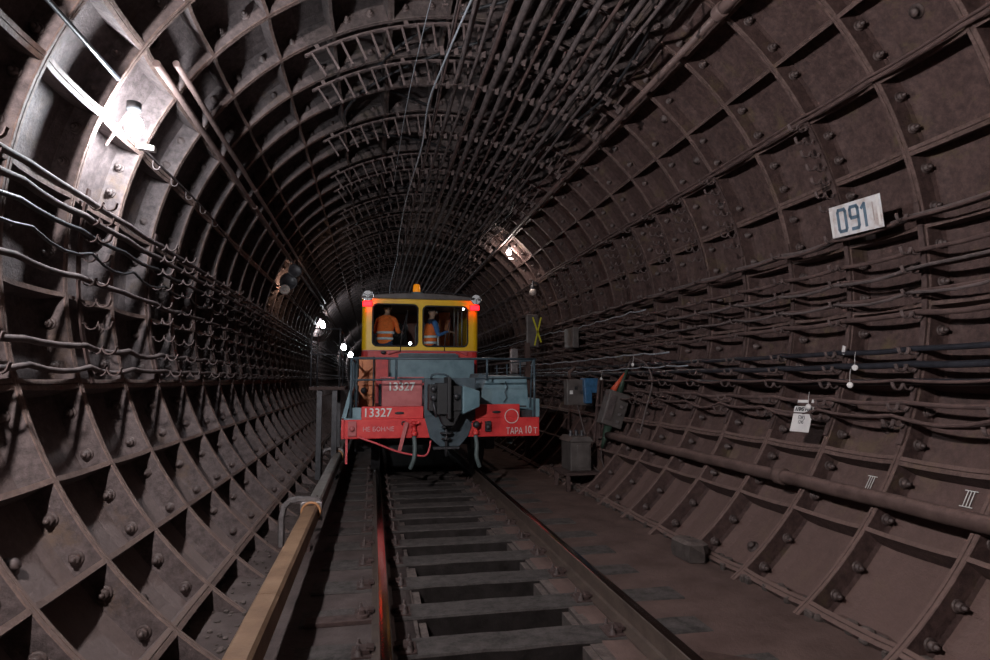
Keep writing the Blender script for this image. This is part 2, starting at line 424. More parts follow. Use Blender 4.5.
# stepped concrete shoulders between sleepers, left and right of the trough (part of the floor)
mb = MB()
for i in range(-6, nS):
    y = SL0 + SLP * i + .27
    a = .34 + rs.uniform(.0, .08); b = 1.36 - rs.uniform(.0, .12)
    for (xa, xb, zt) in ((.29, a, FLOOR - .03), (.29, a - .06, FLOOR - .012), (b, 1.45, FLOOR - .025), (b + .05, 1.45, FLOOR - .006)):
        mb.box(xa, y - .02, -1.98, xb, y + SLP - .27 + .02, zt + rs.uniform(-.006, .006))
so = struct('trim_1', mb, M['concrete'], fl); bev(so, .012, 1)
# broken concrete chunks along the right wall foot
def chunk(mb, c, sx, sy, sz, rnd):
    n, m = 9, 6
    rows = []
    for i in range(m + 1):
        t = math.pi * i / m
        rows.append([(c[0] + sx * math.copysign(abs(math.sin(t) * math.cos(a)) ** .6, math.sin(t) * math.cos(a)) * rnd.uniform(.85, 1.1), c[1] + sy * math.copysign(abs(math.sin(t) * math.sin(a)) ** .6, math.sin(t) * math.sin(a)) * rnd.uniform(.85, 1.1), c[2] + sz * math.copysign(abs(math.cos(t)) ** .5, math.cos(t)) * rnd.uniform(.9, 1.05)) for a in [2 * math.pi * q / n for q in range(n)]])
    mb.quadstrip(rows, True, False)
mb = MB(); chunk(mb, (2.83, 5.22, FLOOR + .09), .13, .20, .10, random.Random(2))
single('concrete_lump', mb, M['concrete'], 'broken block of concrete lying at the foot of the right wall ribs', 'rubble')
mb = MB(); rr_ = random.Random(9)
for i in range(230):
    y = rr_.uniform(2.4, 11); x = 3.0 + rr_.uniform(-.06, .10)
    chunk(mb, (x, y, FLOOR + .025), rr_.uniform(.015, .05), rr_.uniform(.015, .06), rr_.uniform(.015, .04), rr_)
single('rubble', mb, M['concrete'], 'loose stones and crumbs under the lowest ledge of the right wall', 'rubble', kind='stuff')
mb = MB()
for i in range(420):
    y = rr_.uniform(2.6, 10); x = rr_.uniform(-1.18, -.72)
    chunk(mb, (x, y, zl(x, y) + .005), rr_.uniform(.004, .02), rr_.uniform(.004, .022), rr_.uniform(.003, .012), rr_)
single('gravel', mb, M['concrete'], 'crumbs of grit scattered on the floor left of the contact rail', 'rubble', kind='stuff')
mb = MB(); mb.bar((1.86, 3.35, FLOOR + .02), (2.12, 3.18, FLOOR + .02), .12, .05)
single('timber_offcut', mb, M['sleeper_end'], 'short brown wooden offcut beside the right rail', 'wood', bevel=.006)
for (x, y, l_) in ((2.55, 4.2, 'third'),):
    pass
mb = MB()
for q in range(5):
    mb.obox((.62 + .035 * q, 3.64 + .008 * math.sin(q * 2), -1.90 + .008 * q), (.022, .004, .003), (.002, .022 - .003 * q, .002), (0, .002, .006))
single('litter_scrap', mb, M['litter'], 'small orange scrap lying in the trough between the sleepers', 'litter')

# ------------------------------------------------------------------ running rails
def rail_prof(xc):
    P = [(-.075, -.18), (.075, -.18), (.075, -.168), (.02, -.150), (.009, -.135), (.009, -.05), (.018, -.042), (.0365, -.036), (.0365, -.008), (.030, -.001), (.012, 0), (-.012, 0), (-.030, -.001), (-.0365, -.008), (-.0365, -.036), (-.018, -.042), (-.009, -.05), (-.009, -.135), (-.02, -.150), (-.075, -.168)]
    return [(xc + a, RAIL + b) for a, b in P]
for xc, side, lab in ((.088, 'left', 'left running rail, polished top with red and yellow reflections of the vehicle'), (1.660, 'right', 'right running rail, dark and polished, beside the dusty floor')):
    t = root('running_rail', (xc, 0, RAIL - .18), lab, 'rail')
    mb = MB(); mb.prism(rail_prof(xc), 'y', -2.5, 58)
    part('rail_body', mb, M['rail_side'], t)
    mb = MB(); mb.prism([(xc - .034, RAIL - .006), (xc - .029, RAIL + .0008), (xc - .012, RAIL + .0022), (xc + .012, RAIL + .0022), (xc + .029, RAIL + .0008), (xc + .034, RAIL - .006)], 'y', -2.5, 58)
    part('running_surface', mb, M['rail_top'], t, label='polished top of the rail head')
# fastenings: base plate with two clips and screws on either side of the rail
def fasten_root(xc, y, lab, grp):
    t = root('rail_fastening', (xc, y, FLOOR + .007), lab, 'fastening', grp)
    return t
f0 = fasten_root(0, 0, 'x', 'rail fastenings')
mb = MB(); mb.box(-.19, -.085, -.006, .19, .085, .008); bp = part('base_plate', mb, M['bracket'], f0, off=None)
for s_ in (-1, 1):
    mb = MB(); mb.box(s_ * .125 - .04, -.05, .006, s_ * .125 + .04, .05, .03)
    mb.bar((s_ * .105, 0, .034), (s_ * .060, 0, .026), .07, .018); part('clip', mb, M['bracket'], f0, off=None)
    for yy in (-.055, .055):
        mb = MB(); mb.lathe((s_ * .15, yy, .006), (0, 0, 1), [(0, .024), (.008, .024), (.008, .017), (.028, .017), (.03, 0)], 8)
        mb.lathe((s_ * .15, yy, .03), (0, 0, 1), [(0, .009), (.03, .009), (.031, 0)], 6); part('screw', mb, M['bolt'], f0, off=None)
first = True
for i in range(15):
    for xc, side in ((.088, 'left'), (1.660, 'right')):
        y = SL0 + SLP * i + .118
        c = f0 if first else copy_tree(f0)
        first = False
        c.location = (xc, y, FLOOR + .007)
        c['label'] = f'{ORD[i]} iron fastening plate with screws under the {side} rail' if i < 10 else 'iron fastening plate under the rail in the shadow of the vehicle'

# ------------------------------------------------------------------ contact rail on the left
def contact_piece(y0, y1, mat, label):
    x = -.565; t = root('contact_rail', (x, y0, FLOOR + .05), label, 'contact rail', 'contact rail lengths')
    mb = MB()
    mb.prism([(x - .065, -1.345), (x - .065, -1.215), (x - .048, -1.195), (x + .048, -1.195), (x + .065, -1.215), (x + .065, -1.345), (x + .055, -1.345), (x + .055, -1.225), (x - .055, -1.225), (x - .055, -1.345)], 'y', y0, y1)
    part('protective_cover', mb, mat, t)
    mb = MB(); mb.prism([(x - .04, -1.235), (x + .04, -1.235), (x + .03, -1.26), (x + .01, -1.27), (x + .01, -1.34), (x + .045, -1.35), (x + .045, -1.38), (x - .045, -1.38), (x - .045, -1.35), (x - .01, -1.34), (x - .01, -1.27), (x - .03, -1.26)], 'y', y0, y1)
    part('conductor_rail', mb, M['steel_dark'], t)
contact_piece(-2, 3.715, M['wood'], 'tan covered contact rail length at the bottom edge, nearest to the viewer')
contact_piece(3.72, 6.2, M['wood'], 'tan covered contact rail length between the joint and the hooked bracket')
contact_piece(6.21, 58, M['cover_grey'], 'grey covered contact rail beyond the hooked bracket, running past the vehicle')
def contact_bracket(y, label):
    x = -.565; t = root('contact_rail_bracket', (x - .3, y, zl(x - .3, y)), label, 'bracket', 'contact rail brackets')
    mb = MB()
    pts = [(x - .27, y, zl(x - .3, y) - .03)] + [(x - .27, y, -1.45), (x - .27, y, -1.30), (x - .25, y, -1.20), (x - .20, y, -1.15), (x - .13, y, -1.135), (x - .04, y, -1.14), (x + .05, y, -1.15), (x + .08, y, -1.17)]
    for i in range(len(pts) - 1): mb.bar(pts[i], pts[i + 1], .075, .035, (0, 1, 0) if False else (1, 0, .01))
    mb.tube(pts, .03, 8)
    part('arm', mb, M['steel'], t)
    mb = MB(); mb.box(x - .085, y - .05, -1.19, x + .085, y + .05, -1.16)
    for s_ in (-1, 1): mb.box(x + s_ * .085 - .015, y - .05, -1.34, x + s_ * .085 + .015, y + .05, -1.165)
    part('saddle', mb, M['steel'], t, bevel=.006)
    mb = MB(); mb.torus((x, y - .055, -1.25), (0, 1, 0), .085, .013, 18, 6)
    part('clamp', mb, M['clamp'], t, label='orange-brown clamp ring')
    mb = MB(); mb.box(x - .36, y - .08, zl(x - .3, y) - .02, x + .0, y + .08, zl(x - .3, y) + .03); part('foot_plate', mb, M['bracket'], t)
    for s_ in (-1, 1):
        mb = MB(); mb.lathe((x + s_ * .05, y, -1.16), (0, 0, 1), [(0, .02), (.02, .018), (.02, .008), (.05, .008), (.05, 0)], 6); part('bolt', mb, M['bolt'], t)
contact_bracket(6.22, 'grey hooked bracket with an orange-brown ring holding the contact rail, nearest one')
contact_bracket(10.6, 'grey hooked bracket of the contact rail beside the front left corner of the vehicle')
contact_bracket(15.0, 'grey hooked bracket of the contact rail behind the vehicle front')
# stub of track gear between contact rail and left rail
mb = MB(); mb.box(-.42, 4.30, FLOOR - .01, .02, 4.42, FLOOR + .02); mb.lathe((-.05, 4.36, FLOOR + .02), (0, 0, 1), [(0, .05), (.02, .045), (.02, .025), (.05, .022), (.05, 0)], 8)
single('tie_plate', mb, M['bracket'], 'flat iron strap bolted on a sleeper left of the left rail', 'iron strap', bevel=.004)

# ------------------------------------------------------------------ cable brackets (horns) on the walls
def hook_mesh(th, z_or_none=None):
    """double J cup in the cross-section plane, opening up; local to its bracket"""
    inn, _ = frame(th); s_ = 1 if inn.x > 0 else -1
    mb = MB(); r = .041; w = .011
    for c in (0, 1):
        cx = s_ * (.022 + r + c * (2 * r + .008))
        pts = [(cx - s_ * r * math.cos(a), 0, -r * math.sin(a)) for a in [math.pi * q / 9 for q in range(10)]]
        for i in range(9):
            a, b = Vector(pts[i]), Vector(pts[i + 1]); mb.bar(a, b + (b - a) * .12, .028, .007, (b - a).cross(Vector((0, 1, 0))))
        e = pts[-1]; mb.bar(e, (e[0] + s_ * .006, 0, e[2] + .016), .028, .007, (1, 0, 0))
    mb.bar((0, 0, .0), (s_ * .03, 0, 0.0), .028, .008)
    return mb
def make_bracket(ths, tbar, group):
    """upright bar following the ring between tbar[0] and tbar[1], one hook at each th"""
    base = TV(tbar[0], -.01, 0)
    t = root('cable_bracket', base, 'x', 'cable bracket', group)
    mb = MB(); n = max(3, int(abs(tbar[1] - tbar[0]) / 3))
    for i in range(n):
        a = tbar[0] + (tbar[1] - tbar[0]) * i / n; b = tbar[0] + (tbar[1] - tbar[0]) * (i + 1) / n
        p, q = TV(a, -.014, 0), TV(b, -.014, 0); mb.bar(p, q, .045, .014, frame((a + b) / 2)[0])
    part('upright', mb, M['bracket'], t)
    for th in ths:
        mb = hook_mesh(th); o = bpy.data.objects.new('hook', mesh('hook', mb, M['rack'])); o.location = TV(th, -.02, 0) - base; link(o, t)
    return t
RC = [7.2, 2.2, -.6, -4.0, -7.0, -12.2, -14.6, -17.2, -20.2, -22.6]       # cable rows of the right wall
LC = [172.6, 174.8, 177.2, 180, 183.2, 186, 189, 192.3, 195.2]              # rows of the left wall
rk = random.Random(21)
protoR = make_bracket(RC, (-26, 9.5), 'cable brackets on the right wall')
protoRu = make_bracket([27.5, 25, 22.5, 20, 17.5, 15, 12.5], (29.5, 10), 'empty upper brackets on the right wall')
protoL = make_bracket(LC, (170.5, 197), 'cable brackets on the left wall')
def place(protot, ks, word, dy=0.0):
    fi = True
    for n_, k in enumerate(ks):
        c = protot if fi else copy_tree(protot); fi = False
        c.location.y = ringY(k) + dy + rk.uniform(-.02, .02)
        c['label'] = (f'{ORD[n_]} {word}' if n_ < 12 else f'distant {word}, far down the tunnel')
place(protoR, range(-2, 34), 'rusty bracket holding the cables of the right wall')
place(protoRu, [1, 3, 4, 5, 6, 7, 9, 10, 11, 13, 14, 15, 17, 18, 19, 21, 22, 24, 25], 'strip of empty hooks above the right wall cables', .0)
place(protoL, [-2, -.6, 1.2, 3, 3.85] + list(range(5, 34)), 'horned cable bracket on the left wall with mostly empty hooks')

# ------------------------------------------------------------------ long cables
def cable(name, th, e, r, mat, label, cat, group, y0=1.2, y1=48, sag=.02, seed=0, n=8, wander=0.0, bumps=None):
    rc = random.Random(seed); pts = []; ya = ringY(-4)
    k = -4; y = ya
    off = 0.0
    while ringY(k) < y1:
        y = ringY(k); off += rc.uniform(-wander, wander); off *= .8; s0 = sag * rc.uniform(.3, 1.3)
        far = k > 14
        for q in ((0, .5) if far else (0, .25, .5, .75)):
            yy = y + PITCH * q
            if y0 <= yy <= y1:
                b = bumps(yy) if bumps else (0, 0)
                p = TV(th + off + b[0], e - b[1], yy); p.z -= s0 * 4 * q * (1 - q); pts.append(p)
        k += 1
    mb = MB(); mb.tube(pts, r, n)
    return single(name, mb, mat, label, cat, group, base=pts[0])
EH = -.02 - .022 - .036        # first cup
EH2 = EH - .080
RDEF = [(7.2, EH, .027, 'cable_grey', 'thick topmost cable of the right wall bundle, passing just under the white number plate', .02),
 (7.0, EH2, .012, 'cable_brown', 'thin cable running close beside the topmost thick cable of the right wall', .03),
 (2.2, EH, .017, 'cable_brown', 'brown cable second from the top of the right wall bundle', .02),
 (-.6, EH, .018, 'cable_brown', 'upper twin cable in the third hooks of the right wall', .02), (-.9, EH2, .014, 'cable_grey', 'lower twin cable in the third hooks of the right wall', .03),
 (-4.0, EH, .018, 'cable_brown', 'brown cable in the fourth hooks of the right wall', .015), (-4.3, EH2, .012, 'cable_grey', 'thin grey cable crossing the fourth hooks of the right wall', .035),
 (-7.0, EH, .022, 'cable_brown', 'thick brown cable in the middle of the right wall bundle, above the gap', .02),
 (-12.2, EH, .022, 'cable_black', 'upper of the three shiny black cables on the right wall', .012),
 (-14.6, EH, .026, 'cable_black', 'middle of the three shiny black cables on the right wall', .012),
 (-17.2, EH, .025, 'cable_black', 'lower of the three shiny black cables on the right wall', .015),
 (-17.4, EH2, .012, 'cable_brown', 'thin brown cable touching the lowest black cable on the right wall', .03),
 (-20.2, EH, .018, 'cable_brown', 'brown cable below the black cables of the right wall', .03),
 (-22.6, EH, .016, 'cable_brown', 'lowest brown cable of the right wall, just above the small white plate', .04),
 (-22.9, EH2, .013, 'cable_brown', 'sagging thin cable in front of the lowest hooks of the right wall', .06)]
for i, (th, e, r, m, lab, sg) in enumerate(RDEF):
    cable('cable', th, e, r, M[m], lab, 'cable', 'cables along the right wall', sag=sg, seed=100 + i, wander=.35 if i in (4, 6, 13, 14) else .1, n=10)
cable('cable', 4.2, EH, .010, M['cable_white'], 'thin pale cable wandering below the right lamp towards the vehicle', 'cable', 'cables along the right wall', y0=8.5, y1=26, sag=.03, seed=55, wander=.5, n=6)
cable('cable', -9.5, EH2, .011, M['cable_white'], 'thin shiny cable looping above the blue wall box', 'cable', 'cables along the right wall', y0=7.5, y1=20, sag=.02, seed=56, wander=.35, n=6)
cable('cable', -14, EH2, .009, M['cable_white'], 'thin pale cable behind the lifting box of the right wall', 'cable', 'cables along the right wall', y0=7.0, y1=20, sag=.02, seed=57, wander=.35, n=6)
LDEF = [(172.6, EH, .022, 'cable_grey', 'topmost dusty cable of the left wall under the big lamp', .012),
 (174.8, EH, .023, 'cable_grey', 'second dusty cable from the top of the left wall', .02),
 (177.0, EH, .016, 'rubber', 'dark cable third from the top of the left wall', .02),
 (183.2, EH, .020, 'cable_grey', 'grey cable alone in the middle of the left wall hooks', .02),
 (192.3, EH, .020, 'cable_grey', 'sagging grey cable above the lowest one on the left wall', .035),
 (195.2, EH, .018, 'cable_grey', 'lowest grey cable of the left wall, above the thick joint', .03),
 (180.2, EH2, .010, 'rubber', 'thin black cable hanging loosely along the left wall', .06)]
for i, (th, e, r, m, lab, sg) in enumerate(LDEF):
    cable('cable', th, e, r, M[m], lab, 'cable', 'cables along the left wall', sag=sg, seed=200 + i, wander=.08, n=10)
# rope-like cable and its shelf on the upper right wall, the two pipes, the big conduit
cable('cable', 28.9, -.03, .017, M['cable_brown'], 'twisted cable running over the flanges high on the right wall', 'cable', 'cables along the right wall', sag=.01, seed=301)
cable('cable', 29.5, -.035, .012, M['cable_brown'], 'thin cable twisted beside the high one on the right wall', 'cable', 'cables along the right wall', sag=.014, seed=302, wander=.15)
def pipe(th, e, r, mat, label, y0, y1, couplings, cat='pipe', n=14, group=None):
    p0 = TV(th, e, y0)
    t = root('pipe', p0, label, cat, group)
    mb = MB(); mb.tube([TV(th, e, y0 + (y1 - y0) * q / 24) + Vector((0, 0, .004 * math.sin(q * 2))) for q in range(25)], r, n); part('pipe_run', mb, mat, t)
    for y in couplings:
        mb = MB(); mb.lathe(TV(th, e, y), (0, 1, 0), [(-.05, r), (-.05, r * 1.28), (-.03, r * 1.32), (.03, r * 1.32), (.05, r * 1.28), (.05, r)], n); part('coupling', mb, mat, t)
    return t
pipe(-34.5, -.062, .057, M['pipe'], 'thick dusty water pipe resting on the flanges low on the right wall', 1.5, 8.9, [4.85])
pipe(52.3, -.10, .034, M['conduit'], 'brown conduit pipe running along the upper right of the vault', 4.55, 50, [])
pipe(52.3, -.10, .052, M['conduit'], 'thicker near end of the brown conduit pipe at the upper right', 1.0, 4.5, [4.5])
pipe(147.2, -.05, .026, M['conduit'], 'right-hand of the two bare pipes above the big left lamp', 4.95, 20, [8.2], group='pipes above the left lamps')
pipe(149.8, -.05, .028, M['conduit'], 'left-hand of the two bare pipes above the big left lamp', 4.75, 20, [8.6], group='pipes above the left lamps')
# thin rod wandering through the hangers at upper right
mb = MB(); mb.tube([TV(57 + .6 * math.sin(y * 1.9), -.10 + .05 * math.sin(y * 1.3), y) for y in [2 + .3 * q for q in range(70)]], .012, 6)
single('wire', mb, M['cable_brown'], 'thin brown wire weaving between the hangers right of the vault cables', 'wire')
# dark cable with draped hooks along the big lamp
mb = MB(); mb.tube([TV(161.5 + 1.0 * math.sin(y * .8), -.10 - .02 * math.sin(y * 2), y) for y in [4.95 + .25 * q for q in range(50)]], .011, 6)
hw = single('hook_wire', mb, M['cable_grey'], 'thin wire strung from the big left lamp down the tunnel with little hooks', 'wire')
for y in (5.4, 5.85, 6.25, 6.7, 7.2):
    p = TV(161.5 + 1.0 * math.sin(y * .8), -.10 - .02 * math.sin(y * 2), y)
    mb = MB(); mb.tube([(p.x, y, p.z)] + [(p.x, y, p.z - .06)] + [(p.x + .028 - .028 * math.cos(a), y, p.z - .06 - .03 * math.sin(a)) for a in [math.pi * q / 6 for q in range(7)]], .004, 5)
    part('wire_hook', mb, M['cable_grey'], hw)
mb = MB(); mb.tube([TV(157 - .3 * y, -.04, y) for y in [2.2, 2.8, 3.4, 4.0, 4.5]], .016, 8)
single('cable', mb, M['cable_black'], 'dark cable coming down to the big left lamp from above', 'cable', 'cables along the left wall')

# ------------------------------------------------------------------ hanger racks under the vault and their cables
TH = [123.6 - 3.1 * i for i in range(23)]
def make_rack():
    base = TV(90, -.05, 0); t = root('hanger_rack', base, 'x', 'cable rack', 'hanger racks under the vault')
    mb = MB()
    for i in range(34):
        a = 125 - 70 * i / 34; b = 125 - 70 * (i + 1) / 34
        mb.bar(TV(a, -.055, 0), TV(b, -.055, 0), .05, .016, frame((a + b) / 2)[0])
    for a in (122, 104, 86, 68): mb.obox(TV(a, -.02, 0), frame(a)[0] * .045, frame(a)[1] * .02, Vector((0, .012, 0)))
    part('arc_bar', mb, M['rack'], t)
    for i, th in enumerate(TH):
        inn, tan = frame(th); o = TV(th, -.06, 0); mb = MB()
        mb.bar(Vector((0, 0, 0)) - inn * .01, inn * .265, .038, .018, tan)
        mb.bar(inn * .004, inn * .004 + tan * .055, .03, .01, inn)
        if th < 100:
            c = inn * .27
            for s_ in (-1, 1): mb.bar(c + tan * .022 * s_ - inn * .03, c + tan * .022 * s_ + inn * .015, .03, .006, tan)
            mb.bar(c + inn * .015 - tan * .025, c + inn * .015 + tan * .025, .03, .008, inn)
            mb.obox(inn * .285 - tan * .055, inn * .048, tan * .022, Vector((0, .006, 0)))
        else:
            mb.obox(inn * .25, inn * .006, tan * .012, Vector((0, .02, 0)))
        me = mesh('hanger', mb, M['rack']); h = bpy.data.objects.new('hanger', me); h.location = o - base; link(h, t)
    return t
rack = make_rack(); fi = True; n_ = 0
for k in [3, 4, 6, 8, 9, 11, 13, 15, 17, 19, 21, 23, 25, 27, 30, 33, 36, 39]:
    c = rack if fi else copy_tree(rack); fi = False
    c.location.y = ringY(k) + .03
    c['label'] = f'{ORD[n_]} curved rack of cable hangers under the vault' if n_ < 10 else 'far curved rack of cable hangers under the vault, near the end of sight'
    n_ += 1
for k in (-1, 0, 1, 2):       # the nearest racks are only short cross bars above the cables
    base = TV(78, -.3, ringY(k)); mb = MB()
    for i in range(14):
        a = 98 - 36 * i / 14; b = 98 - 36 * (i + 1) / 14; mb.bar(TV(a, -.055, ringY(k)), TV(b, -.055, ringY(k)), .04, .012, frame(a)[0])
    for th in TH[8:]:
        inn, tan = frame(th); o = TV(th, -.06, ringY(k)); mb.bar(o, o + inn * .25, .03, .012, tan); mb.obox(o + inn * .275, tan * .025, inn * .006, Vector((0, .015, 0)))
    single('hanger_rack', mb, M['rack'], 'rack of cable hangers overhead, above the top edge of the photo', 'cable rack', 'hanger racks under the vault')
rv = random.Random(31)
words = ['leftmost', 'second from the left', 'third from the left', 'fourth from the left', 'fifth from the left', 'sixth from the left', 'seventh from the left', 'eighth from the left', 'ninth from the left', 'tenth from the left', 'eleventh from the left', 'rightmost']
vi = 0
for i, th in enumerate(TH):
    if th > 97 or vi >= 12: continue
    r = [.014, .03, .02, .026, .042, .034, .02, .026, .03, .02, .028, .018][vi]
    mb = MB(); pts = []
    for q in range(120):
        y = 3.2 + .378 * q; sg = .02 * math.sin(math.pi * ((y - RING0) / PITCH % 2) / 2)
        p = TV(th, -.06 - .27 + r * .6, y); p.z -= abs(sg); p.x += .01 * math.sin(y * .9 + vi); pts.append(p)
    mb.tube(pts, r, 7)
    single('overhead_cable', mb, M['cable_grey' if vi % 3 else 'cable_brown'], f'{words[vi]} of the cables hung side by side under the vault', 'cable', 'cables under the vault', base=pts[0])
    if r < .018 or vi in (3, 7):
        mb = MB(); tn = frame(th)[1]; mb.tube([p + tn * .028 + Vector((0, 0, .004 * math.sin(p.y * 3))) for p in pts], .010, 6)
        single('overhead_cable', mb, M['cable_grey'], f'thin cable clipped beside the {words[vi]} cable under the vault', 'cable', 'cables under the vault', base=pts[0])
    vi += 1
# dark untidy cables tucked above the hangers
for q_, (a0, a1, e0) in enumerate(((66, 60, -.05), (64, 58, -.09), (118, 70, -.0), (110, 62, .03))):
    mb = MB(); pts = [TV(a0 + (a1 - a0) * (.5 + .5 * math.sin(y * 1.1 + q_)), e0 - .02 * math.sin(3 * y), y) for y in [4 + .18 * i for i in range(70)]]
    mb.tube(pts, .018, 6)
    single('loose_cable', mb, M['rubber'], ['black slack cable right of the vault cables', 'second black slack cable right of the vault cables, hugging the first', 'black slack cable winding above the left hangers of the vault', 'dark slack cable winding behind the hangers over the vault cables'][q_], 'cable', 'slack cables behind the hangers')
# pale cable dangling down the middle of the vault
ctrl = [(.95, 4.3, 3.45), (.80, 5.3, 3.42), (.66, 6.2, 3.30), (.60, 7.2, 3.34), (.62, 8.4, 3.30), (.55, 9.8, 3.22), (.52, 11.5, 3.25), (.50, 13.5, 3.12), (.55, 16, 3.2), (.5, 20, 3.15), (.55, 25, 3.2), (.5, 32, 3.2)]
def spline(P, n=8):
    P = [Vector(p) for p in P]; out = []
    for i in range(len(P) - 1):
        a, b, c, d = P[max(i - 1, 0)], P[i], P[i + 1], P[min(i + 2, len(P) - 1)]
        for q in range(n):
            t = q / n; out.append(.5 * ((2 * b) + (c - a) * t + (2 * a - 5 * b + 4 * c - d) * t * t + (3 * b - a - 3 * c + d) * t ** 3))
    out.append(P[-1]); return out
mb = MB(); mb.tube(spline(ctrl), .011, 7)
single('overhead_cable', mb, M['cable_white'], 'pale cable dangling loosely down the middle of the vault', 'cable')
mb = MB(); mb.tube(spline([(.62, 4.3, 3.45), (.50, 5.0, 3.5), (.42, 6.2, 3.5), (.35, 8.0, 3.5), (.3, 11, 3.5)]), .005, 5)
single('wire', mb, M['cable_white'], 'very thin pale wire left of the dangling pale cable', 'wire')

# ------------------------------------------------------------------ tunnel lamps
def lamp(th, e, y, strength, label, rad=.042, side=1, colour=None):
    p = TV(th, e, y); inn, tan = frame(th)
    t = root('tunnel_lamp', p, label, 'lamp', 'tunnel lamps')
    m = M['bulb'].copy(); m.name = 'lit_bulb'
    pr = m.node_tree.nodes['Principled BSDF']; pr.inputs['Emission Strength'].default_value = strength * BULB_WATT
    if colour: pr.inputs['Emission Color'].default_value = (*colour, 1)
    mb = MB(); mb.ball(p, rad, 12, 8, (1, 1, 1.25)); part('bulb', mb, m, t)
    q = p - inn * .01 + Vector((0, .0, rad * 1.2))
    mb = MB(); mb.lathe(q, (0, 0, 1), [(0, rad * .55), (.03, rad * .62), (.04, rad * .8), (.10, rad * .8), (.11, rad * .3)], 12); part('socket', mb, M['rubber'], t)
    wall = TV(th + side * 4, -.0, y + .02); mb = MB(); mb.bar(q + Vector((0, 0, .09)), wall, .03, .008); part('bracket_arm', mb, M['bracket'], t)
    mb = MB(); mb.obox(p + Vector((.06, .08, -.13)), Vector((.055, .02, .0)), Vector((0, .03, .0)), Vector((.0, .0, .018)))
    part('tag_plate', mb, M['white'], t)
    return t
lamp(159.5, -.13, 4.80, 1100, 'big glaring bulb at the upper left, nearest lamp of the left wall', .062, 1)
lamp(158.5, -.14, 21.8, 260, 'bright bulb left of the cab, second lamp of the left wall', .10, 1)
lamp(158.5, -.14, 36.5, 90, 'smaller bright bulb close to the cab, third lamp of the left wall', .15, 1)
lamp(158.5, -.14, 47.4, 70, 'farthest bright bulb touching the cab edge, last lamp of the left wall', .17, 1)
lamp(47.3, -.14, 13.6, 380, 'bulb high on the right wall above the cab roof', .055, -1, (1, .86, .78))
lamp(159.5, -.16, 1.0, 5800, 'lamp of the left wall beside the photographer, outside the picture', .06, 1, (1.0, .93, .93))
# round housing with lamp holder at (left wall, beyond the big lamp)
p = TV(157.5, -.16, 12.6)
t = root('alarm_horn', p, 'round dark housing with pale ring between the first two bulbs of the left wall', 'horn')
mb = MB(); mb.lathe(p, (.35, -1, .1), [(-.16, .0), (-.16, .12), (.0, .17), (.06, .17), (.02, .14), (.02, 0)], 20); part('housing', mb, M['steel_dark'], t)
mb = MB(); mb.lathe(p + Vector((.12, -.02, .22)), (.35, -1, .1), [(-.14, 0), (-.14, .1), (.0, .13), (.04, .13), (.01, .1), (.01, 0)], 18); part('second_housing', mb, M['steel_dark'], t)
mb = MB(); mb.torus(p + Vector((-.05, -.1, -.17)), (.3, -1, .1), .075, .03, 16, 8); mb.ball(p + Vector((-.05, -.1, -.17)), .05); part('pale_ring', mb, M['globe'], t)
mw = M['bulb'].copy(); mw.name = 'warm_bulb'; mw.node_tree.nodes['Principled BSDF'].inputs['Emission Strength'].default_value = 130; mw.node_tree.nodes['Principled BSDF'].inputs['Emission Color'].default_value = (1, .68, .5, 1)
mb = MB(); mb.ball(p + Vector((-.06, .22, .0)), .045); part('bulb', mb, mw, t)
mb = MB(); mb.bar(p + Vector((0, 0, .2)), TV(150, .0, 12.6), .05, .02); mb.bar(p, TV(161, .02, 12.6), .05, .02); part('bracket_arm', mb, M['conduit'], t)
# coiled hose near the second bulb
c = TV(163, -.12, 20.2); mb = MB()
for q in range(3): mb.torus(c + Vector((.03 * q, .05 * q, .0)), (.6, -1, .1), .36 + .05 * q, .035, 24, 7)
single('cable_coil', mb, M['cable_grey'], 'pale coil of thick cable hanging by the second bulb of the left wall', 'cable coil')
# unlit globe lamp on the right
p = Vector((3.62, 13.7, 2.05)); t = root('globe_lamp', p, 'small unlit milky globe lamp hanging under the high cable of the right wall', 'lamp')
mb = MB(); mb.ball(p, .085, 14, 10); part('globe', mb, M['globe'], t)
mb = MB(); mb.lathe(p + Vector((0, 0, .07)), (0, 0, 1), [(0, .05), (.03, .06), (.08, .05), (.10, .02), (.2, .015)], 12); mb.bar(p + Vector((0, 0, .25)), TV(27, 0, 13.7), .03, .03); part('holder', mb, M['steel_dark'], t)
# junction box + yellow cross board, right wall
def plate_basis(th): inn, tan = frame(th); return inn, tan
p = TV(-1.0, -.26, 11.6); t = root('junction_box', p, 'plain grey junction box on the right wall below the pale cable', 'box')
mb = MB(); mb.obox(p, (.06, 0, 0), (0, .27, 0), (0, 0, .20)); part('box_body', mb, M['boxgrey'], t, bevel=.01)
mb = MB(); mb.obox(p + Vector((-.065, 0, 0)), (.006, 0, 0), (0, .25, 0), (0, 0, .18)); part('box_lid', mb, M['boxgrey'], t, bevel=.004)
p = Vector((3.42, 13.0, 1.08)); t = root('signal_board', p, 'narrow dark board with a yellow cross on the right wall behind the vehicle', 'sign')
mb = MB(); mb.obox(p, (.14, 0, 0), (0, .03, 0), (0, 0, .36)); part('board', mb, M['boxgrey'], t, bevel=.06)
mb = MB(); mb.bar(p + Vector((.0, -.04, .30)), p + Vector((.19, -.04, -.25)), .032, .008, (0, 1, 0)); mb.bar(p + Vector((.19, -.04, .30)), p + Vector((.04, -.04, -.32)), .032, .008, (0, 1, 0)); part('yellow_cross', mb, M['yellow_mark'], t)
mb = MB(); mb.bar(p + Vector((.1, .03, .1)), p + Vector((.68, .1, .14)), .04, .04); part('support_arm', mb, M['bracket'], t)

